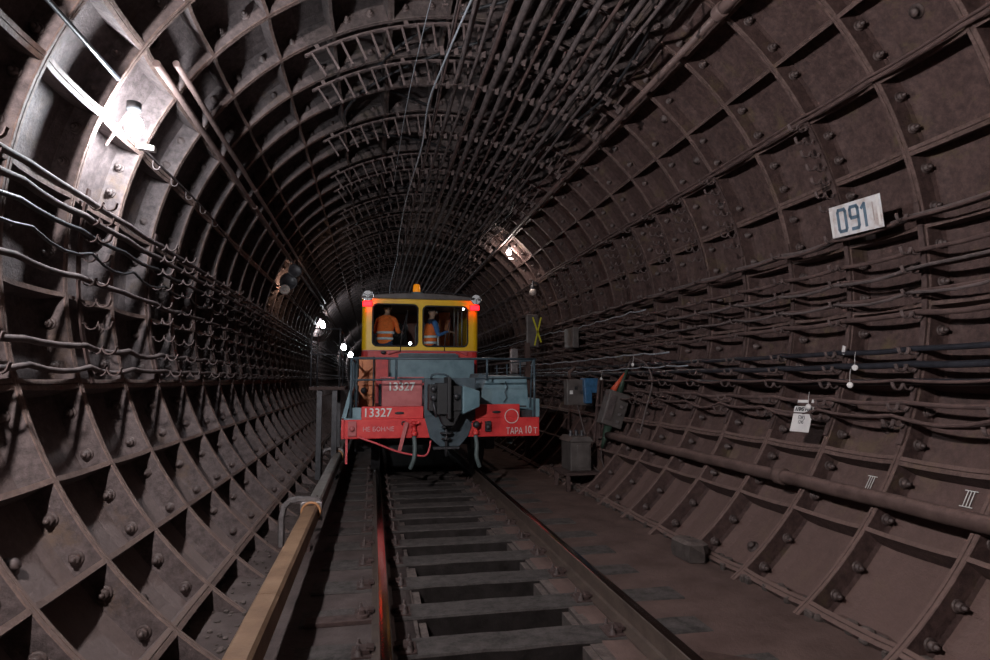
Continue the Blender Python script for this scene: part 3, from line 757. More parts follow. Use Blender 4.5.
# ------------------------------------------------------------------ number plate 091
import mathutils
def plate(name, c, ax, up, w_, h_, mat, label, cat, thick=.006):
    """flat plate; ax = direction of reading, up = plate's up"""
    ax = Vector(ax).normalized(); up = Vector(up); up = (up - ax * up.dot(ax)).normalized(); nrm = ax.cross(up)
    t = root(name, c, label, cat)
    t.rotation_euler = Matrix((ax, up, nrm)).transposed().to_euler()
    mb = MB(); mb.box(-w_ / 2, -h_ / 2, -thick, w_ / 2, h_ / 2, 0); part('plate', mb, mat, t, off=None, bevel=.003)
    return t
t = plate('number_plate', (3.86, 4.25, 1.335), (.02, -1, -.045), (-.16, 0, 1), .53, .265, M['sign'], 'white worn number plate reading 091 on the right wall', 'sign')
def strokes(name, x, mat, runs, wd=.028):
    mb = MB()
    for run in runs:
        for a, b in zip(run, run[1:]):
            a = Vector((x + a[0], a[1], .0012)); b = Vector((x + b[0], b[1], .0012)); d = (b - a).normalized() * wd * .35
            mb.bar(a - d, b + d, wd, .002, (0, 0, 1))
    part(name, mb, mat, t, off=None)
strokes('digit_zero', -.135, M['letter_blue'], [[(-.03, -.09), (-.04, -.07), (-.04, .07), (-.03, .09), (.03, .09), (.04, .07), (.04, -.07), (.03, -.09), (-.03, -.09)]])
strokes('digit_nine', -.005, M['letter_blue'], [[(-.03, -.09), (.03, -.09), (.04, -.07), (.04, .07), (.03, .09), (-.03, .09), (-.04, .07), (-.04, .02), (-.03, .0), (.04, .0)]])
strokes('digit_one', .105, M['letter_blue'], [[(-.03, .06), (.0, .09), (.0, -.09)]], .026)
text_mesh('faded_digit', '1', .22, M['letter_faint'], t, (.185, .0, .001), (0, 0, 0), sx=.45)
mb = MB(); mb.box(-.262, -.125, .0, -.235, .10, .003); part('edge_strip', mb, M['white'], t, off=None); mb = MB(); mb.box(.225, -.11, .0, .245, .125, .003); part('edge_strip', mb, M['white'], t, off=None)
# small white plate
t = plate('equipment_plate', (3.70, 4.80, -.375), (.02, -1, .02), (.32, 0, 1), .235, .165, M['white'], 'small white plate with black lettering low on the right wall, under the lowest cable', 'sign')
text_mesh('lettering', 'ПЖ5', .05, M['letter_black'], t, (-.0, .045, .001), (0, 0, 0), sx=.8)
text_mesh('lettering', '1245', .045, M['letter_black'], t, (-.0, .005, .001), (0, 0, 0), sx=.8)
mb = MB(); mb.box(-.118, .095, -.006, .118, .15, 0); part('top_strip', mb, M['white'], t, off=None)
text_mesh('lettering', 'АЛИЯ РЕЛ', .045, M['letter_black'], t, (0, .122, .001), (0, 0, 0), sx=.9, bold=.002)
mb = MB(); mb.box(-.10, .185, -.01, .03, .21, -.004); mb.box(.075, .185, -.01, .1, .215, -.004); part('upper_strip', mb, M['white'], t, off=None)
# painted III marks on two cells
for (y, a, lab) in ((4.20, -30.9, 'white painted III mark on the panel, left one of the two'), (3.40, -30.4, 'white painted III mark on the panel, right one of the two')):
    inn, tan = frame(a); c = TV(a, DEP - .012, y)
    t = root('painted_mark', c, lab, 'painted mark', 'painted marks'); mb = MB()
    for q in (-1, 0, 1): mb.obox(c + Vector((0, .022 * q, 0)), tan * .055, Vector((0, .0028, 0)), inn * .001)
    for q in (-1, 1): mb.obox(c + tan * .057 * q, tan * .003, Vector((0, .045, 0)), inn * .001)
    part('strokes', mb, M['letter_white'], t)
# round tags
for (p, lab) in (((3.80, 4.26, .10), 'round white tag hanging from the middle black cable, upper of two'), ((3.755, 4.27, -.04), 'round white tag on the lowest black cable, lower of two'), ((3.70, 4.69, -.23), 'small white tag tied beside the small white plate'), ((3.64, 8.2, .22), 'white tag at the top of the looped hose'), ((3.70, 9.6, .02), 'white tag on the cable above the blue wall box')):
    t = root('cable_tag', p, lab, 'tag', 'white cable tags')
    mb = MB(); mb.lathe(p, (-1, -.6, .1), [(0, 0), (0, .024), (.004, .024), (.004, 0)], 14); part('disc', mb, M['white'], t)
    mb = MB(); mb.tube([(p[0], p[1], p[2] + .02), (p[0] + .02, p[1] + .02, p[2] + .08), (p[0] + .03, p[1] + .02, p[2] + .13)], .002, 4); part('tie', mb, M['white'], t)
mb = MB(); mb.obox(TV(-12, -.10, 4.55), (.002, 0, 0), (0, .016, .006), (0, -.01, .035))
single('paper_strip', mb, M['white'], 'white paper strip tied on the uppermost black cable of the right wall', 'tag')

# ------------------------------------------------------------------ equipment at the foot of the right wall
t = root('transformer_cabinet', (3.28, 9.35, FLOOR), 'grey transformer cabinet on a low angle-iron stand beside the vehicle', 'cabinet')
mb = MB(); mb.box(3.02, 9.15, -1.38, 3.34, 9.6, -.95); part('housing', mb, M['boxgrey'], t, bevel=.012)
mb = MB(); mb.box(3.12, 9.13, -1.33, 3.31, 9.155, -1.0); part('front_panel', mb, M['boxgrey'], t, bevel=.005)
mb = MB(); mb.prism([(2.99, -.95), (3.37, -.95), (3.31, -.88), (3.05, -.88)], 'y', 9.12, 9.63); part('lid', mb, M['boxgrey'], t)
for q, x in enumerate((3.09, 3.18, 3.27)):
    mb = MB(); mb.lathe((x, 9.35, -.89), (0, 0, 1), [(0, .03), (.03, .035), (.05, .02), (.08, .03), (.1, .01), (.1, 0)], 10); part('terminal', mb, M['steel_dark'], t)
mb = MB(); mb.box(2.90, 9.0, -1.42, 3.42, 9.68, -1.385); part('stand_top', mb, M['bracket'], t)
for x in (2.94, 3.38):
    for y in (9.03, 9.62):
        mb = MB(); mb.box(x - .025, y - .025, FLOOR - .035, x + .025, y + .025, -1.4); part('leg', mb, M['bracket'], t)
t.location += Vector((-.15, -.42, .04))
t = root('switch_box', (3.3, 9.7, -.42), 'blue and grey electrical box on the right wall next to the vehicle', 'electrical box')
mb = MB(); mb.obox((3.31, 9.7, -.20), (.20, 0, 0), (0, .09, 0), (0, 0, .21)); part('box_body', mb, M['boxgrey'], t, bevel=.012)
mb = MB(); mb.obox((3.50, 9.63, -.09), (.12, 0, 0), (0, .10, 0), (.0, 0, .12)); mb.obox((3.45, 9.60, -.26), (.06, 0, 0), (0, .08, 0), (0, 0, .12)); part('blue_cover', mb, M['boxblue'], t, label='bright blue cover', bevel=.012)
for q, x in enumerate((3.18, 3.26, 3.36)):
    mb = MB(); mb.obox((x, 9.6, -.2 + .07 * (q % 2)), (.025, 0, 0), (0, .012, 0), (0, 0, .03)); part('switch', mb, M['letter_white'] if q == 0 else M['steel_dark'], t)
mb = MB(); mb.tube([(3.2, 9.7, -.02), (3.18, 9.7, .12), (3.3, 9.75, .2)], .03, 8); part('inlet_pipe', mb, M['pipe'], t)
mb = MB()
t = root('support_frame', (3.55, 9.1, FLOOR), 'rusty leaning angle-iron frame carrying the tilted box', 'frame')
for (a, b) in (((3.36, 9.2, FLOOR), (3.55, 9.3, .0)), ((3.55, 8.75, FLOOR + .1), (4.0, 8.9, -.22)), ((3.48, 9.25, FLOOR), (3.62, 9.35, .0))):
    mb = MB(); mb.bar(a, b, .04, .03); part('post', mb, M['bracket'], t)
for z in (-1.3, -.9, -.4):
    mb = MB(); mb.bar((3.44, 9.2, z), (3.95, 9.0, z + .03), .03, .03); part('crossbar', mb, M['bracket'], t)
# tilted control box with cones
t = root('cable_joint_box', (3.72, 9.0, -.75), 'tilted grey box with red and green cone ends on the right wall', 'cable joint')
u = Vector((.33, 0, 1)).normalized(); v = Vector((1, 0, -.33)).normalized(); c = Vector((3.66, 9.0, -.45))
mb = MB(); mb.obox(c, v * .17, Vector((0, .11, 0)), u * .27); part('box_body', mb, M['boxgrey'], t, bevel=.015)
mb = MB(); mb.obox(c + Vector((0, -.118, 0)) - v * .09, v * .05, Vector((0, .008, 0)), u * .20); part('label_plate', mb, M['cable_grey'], t)
for q in range(4):
    mb = MB(); mb.obox(c + Vector((0, -.125, 0)) + v * .07 + u * (-.18 + .12 * q), v * .02, Vector((0, .012, 0)), u * .02); part('latch', mb, M['steel'], t)
mb = MB(); a = c + u * .27 - v * .04; mb.tube([a - v * .05, a + u * .16, a + u * .32 + v * .05], [.05, .03, .012], 10); part('cone', mb, M['redtip'], t, label='red cone')
mb = MB(); mb.tube([a + v * .06, a + v * .06 + u * .22, a + v * .08 + u * .42], [.055, .035, .018], 10); part('cone', mb, M['green'], t, label='dark green cone on top')
mb = MB(); b = c - u * .27; mb.tube([b, b - u * .2, b - u * .36], [.07, .04, .018], 10); part('cone', mb, M['green'], t, label='dark green cone below')
top = a + v * .08 + u * .42
mb = MB(); mb.tube(spline([top, top + Vector((.05, 0, .12)), (3.85, 8.6, .32), (3.9, 8.3, .22), (3.86, 8.05, -.05), (3.65, 7.85, -.45), (3.50, 7.7, -.72)]), .014, 7)
single('hose_loop', mb, M['cable_grey'], 'black hose arching over from the tilted box down to the water pipe', 'hose')
low = b - u * .36
mb = MB(); mb.tube(spline([low, low + Vector((-.02, -.02, -.12)), (3.45, 8.9, -1.38), (3.3, 8.95, -1.30), (3.28, 9.2, -.9), (3.25, 9.5, -.42)]), .012, 6)
single('hose_loop', mb, M['cable_grey'], 'slack hose hanging in a loop between the tilted box and the blue box', 'hose')
# post right of the vehicle
t = root('track_post', (3.05, 12.0, FLOOR), 'upright dark post with small boxes right of the vehicle', 'post')
mb = MB(); mb.box(3.0, 11.95, FLOOR, 3.1, 12.05, .75); part('post_shaft', mb, M['pipe'], t)
mb = MB(); mb.box(2.68, 11.85, .12, 2.82, 12.0, .62); mb.box(2.8, 11.9, .3, 3.0, 12.0, .36); part('signal_box', mb, M['steel'], t, bevel=.01)
mb = MB(); mb.box(2.6, 11.9, -.1, 3.3, 11.96, -.04); mb.box(2.7, 11.9, -.45, 3.25, 11.96, -.40); part('crossbar', mb, M['pipe'], t)
# left walkway stand
t = root('inspection_platform', (-.95, 10.6, FLOOR), 'narrow dark steel platform with railing left of the vehicle', 'platform')
mb = MB(); mb.box(-1.02, 10.3, -.16, -.46, 11.6, -.11); part('deck', mb, M['bracket'], t)
for (x, y) in ((-.62, 10.4), (-.62, 11.5), (-.86, 10.4)):
    mb = MB(); mb.box(x - .04, y - .04, FLOOR, x + .04, y + .04, -.15); part('leg', mb, M['steel_dark'], t)
for (x, y) in ((-1.0, 10.35), (-.55, 10.35), (-1.0, 11.5), (-.55, 11.5)):
    mb = MB(); mb.tube([(x, y, -.12), (x, y, .85)], .014, 6); part('railing_post', mb, M['steel_dark'], t)
for z in (.42, .84):
    mb = MB(); mb.tube([(-.55, 10.35, z), (-1.0, 10.35, z)], .012, 6); mb.tube([(-.55, 10.35, z), (-.55, 11.5, z)], .012, 6); part('handrail', mb, M['steel_dark'], t)
# ------------------------------------------------------------------ VEHICLE
VX = .93
V = root('rail_service_vehicle', (VX, 8.6, RAIL), 'red, yellow and blue-grey rail service vehicle with cab and railed front deck, number 13327', 'rail vehicle')
FY = 8.6
# chassis, deck
mb = MB(); mb.box(-.33, FY + .12, -.56, 2.30, 19, -.44); mb.box(.2, FY + .15, -.85, .42, 19, -.5); mb.box(1.45, FY + .15, -.85, 1.67, 19, -.5)
part('chassis', mb, M['steel_dark'], V)
mb = MB(); mb.box(-.38, FY, -.80, 2.36, FY + .10, -.535); part('buffer_beam', mb, M['red'], V, bevel=.008)
mb = MB(); mb.box(-.155, FY + .002, -.535, .69, FY + .10, -.365); part('beam_upper_plate', mb, M['red'], V, bevel=.006)
mb = MB(); mb.box(1.42, FY + .002, -.535, 2.07, FY + .10, -.345); part('beam_upper_plate', mb, M['red'], V, bevel=.006)
mb = MB(); mb.box(-.39, FY + .0, -.54, -.155, FY + .9, -.52); mb.prism([(-.42, -.52), (-.36, -.52), (-.27, -.1), (-.31, -.1)], 'y', FY + .05, FY + 1.2); mb.box(-.30, FY + .08, -.52, -.16, FY + .12, -.38); part('corner_step', mb, M['blue'], V)
mb = MB(); mb.box(2.29, FY + .03, -.53, 2.37, FY + 1.2, -.27); part('side_plate', mb, M['blue'], V)
mb = MB(); mb.box(-.42, FY + .02, -.80, -.385, FY + 1.5, -.54); part('side_sill', mb, M['red'], V)
mb = MB(); mb.box(2.365, FY + .1, -.78, 2.385, FY + 4, -.56); part('side_sill', mb, M['red'], V)
Q = (R(90), 0, 0)
text_mesh('number', '13327', .165, M['letter_white'], V, (.06 - VX, -.004, -.452 - RAIL), Q, sx=.95, bold=.002)
text_mesh('lettering', 'НЕ БОН/ЧЕ', .085, M['letter_pink'], V, (.08 - VX, -.004, -.675 - RAIL), Q, sx=.95)
text_mesh('lettering', 'ТАРА', .13, M['letter_white'], V, (1.99 - VX, -.004, -.73 - RAIL), Q, sx=.72)
text_mesh('lettering', '10', .155, M['letter_white'], V, (2.19 - VX, -.004, -.715 - RAIL), Q, sx=.72)
text_mesh('lettering', 'Т', .12, M['letter_white'], V, (2.30 - VX, -.004, -.73 - RAIL), Q, sx=.8)
mb = MB(); mb.torus((1.95, FY - .004, -.515), (0, 1, 0), .098, .006, 36, 6); part('white_ring', mb, M['letter_white'], V)
for x in (.36, 1.73):    # grab slots
    mb = MB(); mb.ball((x, FY - .002, -.455), .06, 12, 8, (1.1, .12, .32)); part('pocket', mb, M['rubber'], V)
mb = MB(); mb.torus((.42, FY - .02, -.60), (0, 1, 0), .028, .008, 12, 6, math.pi, 2 * math.pi); part('lifting_eye', mb, M['steel_dark'], V)
mb = MB(); mb.box(-.33, FY - .03, -.76, -.22, FY, -.56); mb.lathe((-.275, FY - .03, -.66), (0, -1, 0), [(0, .04), (.03, .035), (.03, 0)], 10); part('corner_bracket', mb, M['dullred'], V)
# front cabinet
mb = MB(); mb.box(.12, 8.95, -.44, .70, 9.5, .03); part('front_cabinet', mb, M['dullred'], V, bevel=.012)
text_mesh('number', '13327', .165, M['letter_white'], V, (.395 - VX, .345, -.10 - RAIL), Q, sx=.95, bold=.004)
mb = MB(); mb.box(.10, 8.93, .03, .72, 9.52, .045); part('cabinet_lid', mb, M['dullred'], V)
# right blue box, tapered
mb = MB(); mb.hexa([(1.47, 8.95, -.43), (2.30, 8.95, -.43), (2.30, 10.3, -.43), (1.47, 10.3, -.43), (1.66, 8.98, .06), (2.27, 8.98, .05), (2.27, 10.3, .08), (1.66, 10.3, .1)])
part('equipment_box', mb, M['blue'], V, bevel=.012)
mb = MB(); mb.hexa([(1.34, 9.0, -.43), (1.47, 8.94, -.43), (1.5, 9.9, -.43), (1.34, 9.9, -.43), (1.56, 9.05, .10), (1.66, 8.97, .06), (1.66, 9.9, .1), (1.56, 9.9, .1)]); part('box_side', mb, M['darkblue'], V)
mb = MB(); mb.tube([(1.93, 8.94, -.02), (1.96, 8.93, -.10), (1.92, 8.92, -.18), (1.95, 8.92, -.26), (1.90, 8.92, -.33)], .008, 6); part('box_handle', mb, M['darkblue'], V)
mb = MB(); mb.box(1.55, 8.93, -.40, 2.25, 8.955, -.38); part('box_trim', mb, M['steel_dark'], V)
# orange crane column with gusset, left
mb = MB(); mb.box(-.22, 9.6, -.44, -.17, 9.68, .36); mb.box(-.02, 9.6, -.44, .03, 9.7, .36); mb.box(-.22, 9.63, -.44, .03, 9.66, .36)
mb.bar((-.26, 9.58, -.02), (-.02, 9.58, .22), .04, .035, (0, 1, 0)); mb.bar((-.26, 9.58, -.02), (-.02, 9.58, -.26), .04, .035, (0, 1, 0)); mb.box(-.27, 9.56, -.08, .03, 9.6, -.03); mb.box(-.24, 9.56, -.40, .03, 9.6, -.36)
mb.prism([(-.22, -.30), (.0, -.30), (.0, .12)], 'y', 9.60, 9.63); part('crane_column', mb, M['orange'], V, bevel=.004)
mb = MB(); mb.tube([(.0, 9.55, .36), (.0, 9.55, -.4)], .012, 6); mb.ball((-.14, 9.54, -.16), .05); part('column_fitting', mb, M['steel_dark'], V)
mb = MB(); mb.lathe((-.26, 9.0, -.34), (.5, -1, .6), [(-.04, .0), (-.04, .05), (0, .06), (.01, 0)], 12); part('deck_lamp', mb, M['chrome'], V)
# railing
def rtube(name, pts, r=.016, m='darkblue', b=V):
    mb = MB(); mb.tube(pts, r, 8); return part(name, mb, M[m], b)
rtube('handrail', [(-.30, FY + .04, .30), (2.32, FY + .04, .305)], .017)
rtube('handrail', [(-.30, FY + .04, .0), (2.32, FY + .04, .03)], .013)
for x, z0 in ((-.30, -.53), (2.30, -.53), (.31, .0), (1.60, .02)):
    rtube('railing_post', [(x, FY + .04, z0), (x, FY + .04, .31)], .017)
rtube('railing_post', [(-.235, FY + .25, -.53), (-.235, FY + .25, .29)], .02)
rtube('railing_post', [(1.64, FY + .3, .0), (1.60, FY + .05, .30)], .012)
rtube('railing_post', [(2.25, FY + .1, -.4), (2.27, FY + .05, .24), (2.3, FY + .04, .31)], .012)
for x in (-.30, 2.32):
    rtube('handrail', [(x, FY + .04, .30), (x, 11.6, .30)], .015)
    for y in (9.6, 10.6, 11.5): rtube('railing_post', [(x, y, -.5), (x, y, .30)], .015)
# cab
CY = 12.0; CB = 14.8; X0, X1 = -.235, 2.04; ZL, ZW0, ZW1, ZT = .575, .66, 1.475, 1.60
def rrect(x0, z0, x1, z1, r, n=5):
    P = []
    for (cx, cz, a0) in ((x1 - r, z1 - r, 0), (x0 + r, z1 - r, 90), (x0 + r, z0 + r, 180), (x1 - r, z0 + r, 270)):
        for q in range(n + 1): a = R(a0 + 90 * q / n); P.append((cx + r * math.cos(a), cz + r * math.sin(a)))
    return P
def window_panel(mb, outer, win, y0, y1, depth_axis='y'):
    """rectangular wall bay with a rounded opening: outer=(x0,z0,x1,z1)"""
    W = rrect(*win, .09); n = len(W); x0, z0, x1, z1 = outer; cxm, czm = (win[0] + win[2]) / 2, (win[1] + win[3]) / 2
    def edge(p):
        dx, dz = p[0] - cxm, p[1] - czm
        tx = ((x1 - cxm) / dx) if dx > 1e-9 else ((x0 - cxm) / dx if dx < -1e-9 else 1e9)
        tz = ((z1 - czm) / dz) if dz > 1e-9 else ((z0 - czm) / dz if dz < -1e-9 else 1e9)
        t_ = min(tx, tz); return (cxm + dx * t_, czm + dz * t_)
    O = [edge(p) for p in W]
    for qd in ((x1, z1), (x0, z1), (x0, z0), (x1, z0)):    # snap nearest outline point to each corner
        j = min(range(n), key=lambda i: (O[i][0] - qd[0]) ** 2 + (O[i][1] - qd[1]) ** 2); O[j] = qd
    def P(q, d): return (q[0], d, q[1]) if depth_axis == 'y' else (d, q[0], q[1])
    for i in range(n):
        j = (i + 1) % n
        mb.face([P(O[i], y0), P(O[j], y0), P(W[j], y0), P(W[i], y0)]); mb.face([P(O[i], y1), P(W[i], y1), P(W[j], y1), P(O[j], y1)])
        mb.face([P(W[i], y0), P(W[j], y0), P(W[j], y1), P(W[i], y1)]); mb.face([P(O[i], y0), P(O[i], y1), P(O[j], y1), P(O[j], y0)])
WINS = [(-.03, ZW0, .835, ZW1), (.94, ZW0, 1.825, ZW1 - .02)]
mid = .887
mb = MB()
window_panel(mb, (X0 + .10, ZL, mid, ZT), WINS[0], CY, CY + .06); window_panel(mb, (mid, ZL, X1 - .10, ZT), WINS[1], CY, CY + .06)
for x, s_ in ((X0 + .10, -1), (X1 - .10, 1)):      # rounded front corners
    mb.quadstrip([[(x + s_ * .10 * math.sin(a), CY + .10 - .10 * math.cos(a), z) for a in [R(15 * q) for q in range(7)]] for z in (ZL, ZT)])
cab = part('cab', mb, M['yellow'], V, label='yellow upper cab front with two windows')
for s_, x in ((0, X0), (1, X1)):
    mb = MB()
    window_panel(mb, (CY + .10, ZL, 13.4, ZT), (CY + .3, ZW0 + .05, 13.25, ZW1 - .05), x, x + (.05 if s_ == 0 else -.05), 'x'); mb.box(min(x, x + (.05 if s_ == 0 else -.05)), 13.4, ZL, max(x, x + (.05 if s_ == 0 else -.05)), CB, ZT)
    part('cab_side', mb, M['yellow'], V)
mb = MB(); window_panel(mb, (X0, ZL, mid, ZT), (.12, .7, .78, 1.36), CB, CB + .05); window_panel(mb, (mid, ZL, X1, ZT), (.98, .7, 1.5, 1.36), CB, CB + .05); part('cab_rear', mb, M['cabin'], V)
for (a, b, c_, d) in ((.12, .7, .78, 1.36), (.98, .7, 1.5, 1.36)):
    mb = MB(); P_ = rrect(a, b, c_, d, .09); mb.tube([(x, CB - .01, z) for x, z in P_] + [(P_[0][0], CB - .01, P_[0][1])], .018, 6); part('rear_window_frame', mb, M['steel'], V)
# red lower cab
mb = MB()
mb.prism([(X0, CY + .12), (X0 + .03, CY + .03), (X0 + .12, CY), (X1 - .12, CY), (X1 - .03, CY + .03), (X1, CY + .12), (X1, CB + .05), (X0, CB + .05)], 'z', -.50, ZL)
part('cab_lower_body', mb, M['red'], V, bevel=.005)
mb = MB(); mb.box(X0 + .02, CY - .012, ZL - .02, X1 - .02, CY + .01, ZL + .004); part('waist_rail', mb, M['dullred'], V)
# roof: gently arched
mb = MB(); prf = []
for q in range(15):
    x = X0 - .03 + (X1 - X0 + .06) * q / 14; prf.append((x, ZT + .015 + .085 * (1 - ((q - 7) / 7) ** 2)))
mb.prism(prf[::-1] + [(X0 - .03, ZT - .02), (X1 + .03, ZT - .02)], 'y', CY - .07, CB + .1); part('cab_roof', mb, M['boxgrey'], V, label='grey arched cab roof', bevel=.01)
mb = MB(); pv = [(x, z - .025) for x, z in prf]; mb.prism(pv[::-1] + [(X0 + .02, ZT - .03), (X1 - .02, ZT - .03)], 'y', CY - .03, CY + .0); part('roof_fascia', mb, M['yellow'], V)
for z_ in (.07,):
    mb = MB(); mb.tube([(x, CY + .1, z + .06) for x, z in prf[1:-1]], .008, 5)
    for q in (2, 7, 12): mb.tube([(prf[q][0], CY + .1, prf[q][1]), (prf[q][0], CY + .1, prf[q][1] + .06)], .007, 5)
    part('roof_rail', mb, M['steel_dark'], V)
# glass, seals, wipers
for i, (a, b, c_, d) in enumerate(WINS):
    P_ = rrect(a, b, c_, d, .09)
    mb = MB(); mb.tube([(x, CY - .004, z) for x, z in P_] + [(P_[0][0], CY - .004, P_[0][1])], .017, 6); f = part('window_seal', mb, M['rubber'], V)
    mb = MB(); mb.prism(P_, 'y', CY + .025, CY + .029); part('window_pane', mb, M['glass'], f)
for (a, b) in (((.50, CY - .03, ZL - .02), (.62, CY - .04, 1.28)), ((1.36, CY - .03, ZL), (1.46, CY - .04, 1.15))):
    w_ = rtube('wiper', [a, ((a[0] + b[0]) / 2 - .03, CY - .04, (a[2] + b[2]) / 2), b], .008, 'steel_dark')
    rtube('wiper_blade', [(b[0] - .02, CY - .03, b[2] - .36), (b[0] + .015, CY - .03, b[2] + .08)], .009, 'rubber', w_)
# interior
mb = MB(); mb.box(X0 + .1, CY + .12, .50, X1 - .1, CY + .42, .64); part('dashboard', mb, M['steel_dark'], V)
for x in (1.62, 1.70, 1.78): rtube('grab_pole', [(x, CY + .5, .6), (x, CY + .5, 1.55)], .014, 'steel')
mb = MB(); mb.box(1.45, 13.9, .5, 1.7, 14.7, 1.55); part('inner_locker', mb, M['orange'], V, bevel=.01)
mb = MB(); mb.box(X0 + .06, CB - .03, ZL, mid - .8, CB, ZT); mb.box(1.15, CB - .04, 1.02, 1.4, CB - .02, 1.30); part('inner_panel', mb, M['seatgrey'], V)
# lamps on the cab
def headlamp(x, z, r):
    mb = MB(); mb.lathe((x, CY - .02, z), (0, -1, 0), [(-.10, .02), (-.06, r * .8), (.0, r), (.05, r * 1.06), (.06, r * 1.04), (.05, r * .93), (.035, r * .9)], 24); h = part('headlamp', mb, M['chrome'], V)
    mb = MB(); mb.lathe((x, CY - .05, z), (0, -1, 0), [(.0, r * .92), (.012, r * .7), (.02, r * .3), (.022, 0)], 24); part('lens', mb, M['lens'], h)
    for a in (30, 150, 270): 
        mb = MB(); mb.bar((x, CY - .078, z), (x + r * .9 * math.cos(R(a)), CY - .078, z + r * .9 * math.sin(R(a))), .008, .012, (0, 1, 0)); part('guard_bar', mb, M['steel_dark'], h)
    mb = MB(); mb.bar((x, CY + .06, z), (x, CY + .06, z - .14), .05, .03); part('lamp_foot', mb, M['steel_dark'], h)
headlamp(-.135, 1.625, .105); headlamp(1.985, 1.60, .10)
for (x, z) in ((-.135, 1.47), (1.96, 1.435)):
    mb = MB(); mb.box(x - .085, CY - .08, z - .045, x + .085, CY - .02, z + .045); tl = part('tail_lamp', mb, M['tail'], V, bevel=.012, label='lit red tail lamp')
    mb = MB(); mb.box(x - .095, CY - .025, z - .055, x + .095, CY + .06, z + .055); part('lamp_housing', mb, M['steel_dark'], tl)
bx, bz = .81, 1.705
mb = MB(); mb.lathe((bx, CY + .05, bz - .02), (0, 0, 1), [(0, .14), (.03, .13), (.05, .07), (.06, 0)], 18); be = part('beacon', mb, M['blue'], V)
mb = MB(); mb.lathe((bx, CY + .05, bz + .03), (0, 0, 1), [(0, .072), (.05, .074), (.14, .062), (.155, .04), (.16, 0)], 18); part('beacon_glass', mb, M['amber'], be, label='amber beacon glass')
mb = MB(); mb.ball((.70, CY + .10, .72), .028); part('lamp_reflection', mb, M['pane_glint'], V, label='small glowing bead for a lamp reflection at the foot of the left windscreen')  # added glowing bead in place of a tunnel lamp mirrored in the glass
mb = MB(); mb.ball((1.75, CY + .08, 1.42), .018); part('lamp_reflection', mb, M['pane_glint'], V, label='small glowing bead for a lamp reflection in the top corner of the right windscreen')  # same for the right pane: a reflection built as a glowing bead
mb = MB(); mb.ball((.18, CY - .05, .53), .045, 12, 8, (1.2, .8, .8)); part('horn', mb, M['steel_dark'], V)
# engine hood in front of the cab
mb = MB(); mb.box(.27, 11.0, -.03, 1.80, 12, .40); mb.box(.50, 11.85, .40, 1.58, 12, .52); part('engine_hood', mb, M['blue'], V, bevel=.012)
mb = MB(); mb.box(.46, 11.83, .42, 1.62, 11.86, .50); part('hood_vent', mb, M['darkblue'], V)
mb = MB(); mb.box(.27, 10.98, -.03, .29, 11.0, .40); mb.box(.2, 10.95, -.07, 1.7, 12, -.04); part('hood_trim', mb, M['steel_dark'], V)
mb = MB(); mb.prism([(.27, .50), (.27, .56), (.5, .56)], 'y', 11.9, 11.96); mb.prism([(1.62, .56), (1.8, .56), (1.8, .48)], 'y', 11.9, 11.96); part('hood_gusset', mb, M['hose_red'], V)
mb = MB(); mb.box(.10, 11.3, -.46, 1.95, 11.9, -.07); part('hood_base', mb, M['darkblue'], V)
mb = MB(); mb.box(.75, 10.9, -.09, 1.5, 10.95, -.055); part('red_edge', mb, M['hose_red'], V)
# centre plate and coupler
mb = MB(); mb.box(.70, FY - .02, -.50, 1.42, FY + .08, .03); mb.prism([(.70, -.5), (.78, -.80), (.92, -.92), (1.2, -.92), (1.32, -.78), (1.42, -.5)], 'y', FY - .02, FY + .08); part('coupler_plate', mb, M['darkblue'], V, bevel=.006)
t2 = MB(); t2.box(.74, FY - .30, -.42, .86, FY - .02, -.06); t2.box(.84, FY - .42, -.46, .98, FY - .02, -.04); t2.box(.97, FY - .5, -.52, 1.02, FY - .02, .04); t2.box(1.02, FY - .36, -.42, 1.18, FY - .02, -.08)
t2.prism([(.86, -.42), (1.18, -.42), (1.08, -.62), (.94, -.62)], 'y', FY - .34, FY - .02)
co_ = part('coupler', t2, M['rubber'], V, bevel=.012)
mb = MB(); mb.hexa([(1.18, FY - .45, -.46), (1.42, FY - .40, -.36), (1.42, FY - .05, -.36), (1.18, FY - .05, -.46), (1.18, FY - .45, -.07), (1.42, FY - .40, -.15), (1.42, FY - .05, -.15), (1.18, FY - .05, -.07)]); part('coupler_jaw', mb, M['blue'], co_, bevel=.015)
mb = MB(); mb.ball((1.10, FY - .40, -.22), .045); mb.ball((.80, FY - .33, -.12), .045, 10, 8); mb.ball((.80, FY - .33, -.24), .05); mb.tube([(.79, FY - .33, -.28), (.84, FY - .34, -.5)], .02); part('coupler_lock', mb, M['steel_dark'], co_)
rtube('coupler_lever', [(.78, FY - .06, .02), (.80, FY - .08, .07), (.86, FY - .1, .085), (.96, FY - .12, .08), (1.0, FY - .3, .05), (1.0, FY - .45, -.05)], .016, 'darkblue')
mb = MB()
for z, w_ in ((-.66, .10), (-.74, .13), (-.82, .10)): mb.lathe((1.0, FY - .10, z), (0, 0, 1), [(0, 0), (0, w_ * .7), (.02, w_ * .7), (.02, 0)], 14)
mb.tube([(1.0, FY - .1, -.6), (1.0, FY - .1, -1.05)], .02, 8); mb.box(.82, FY - .12, -.95, 1.18, FY + .02, -.92); part('drawbar_spring', mb, M['steel_dark'], V)
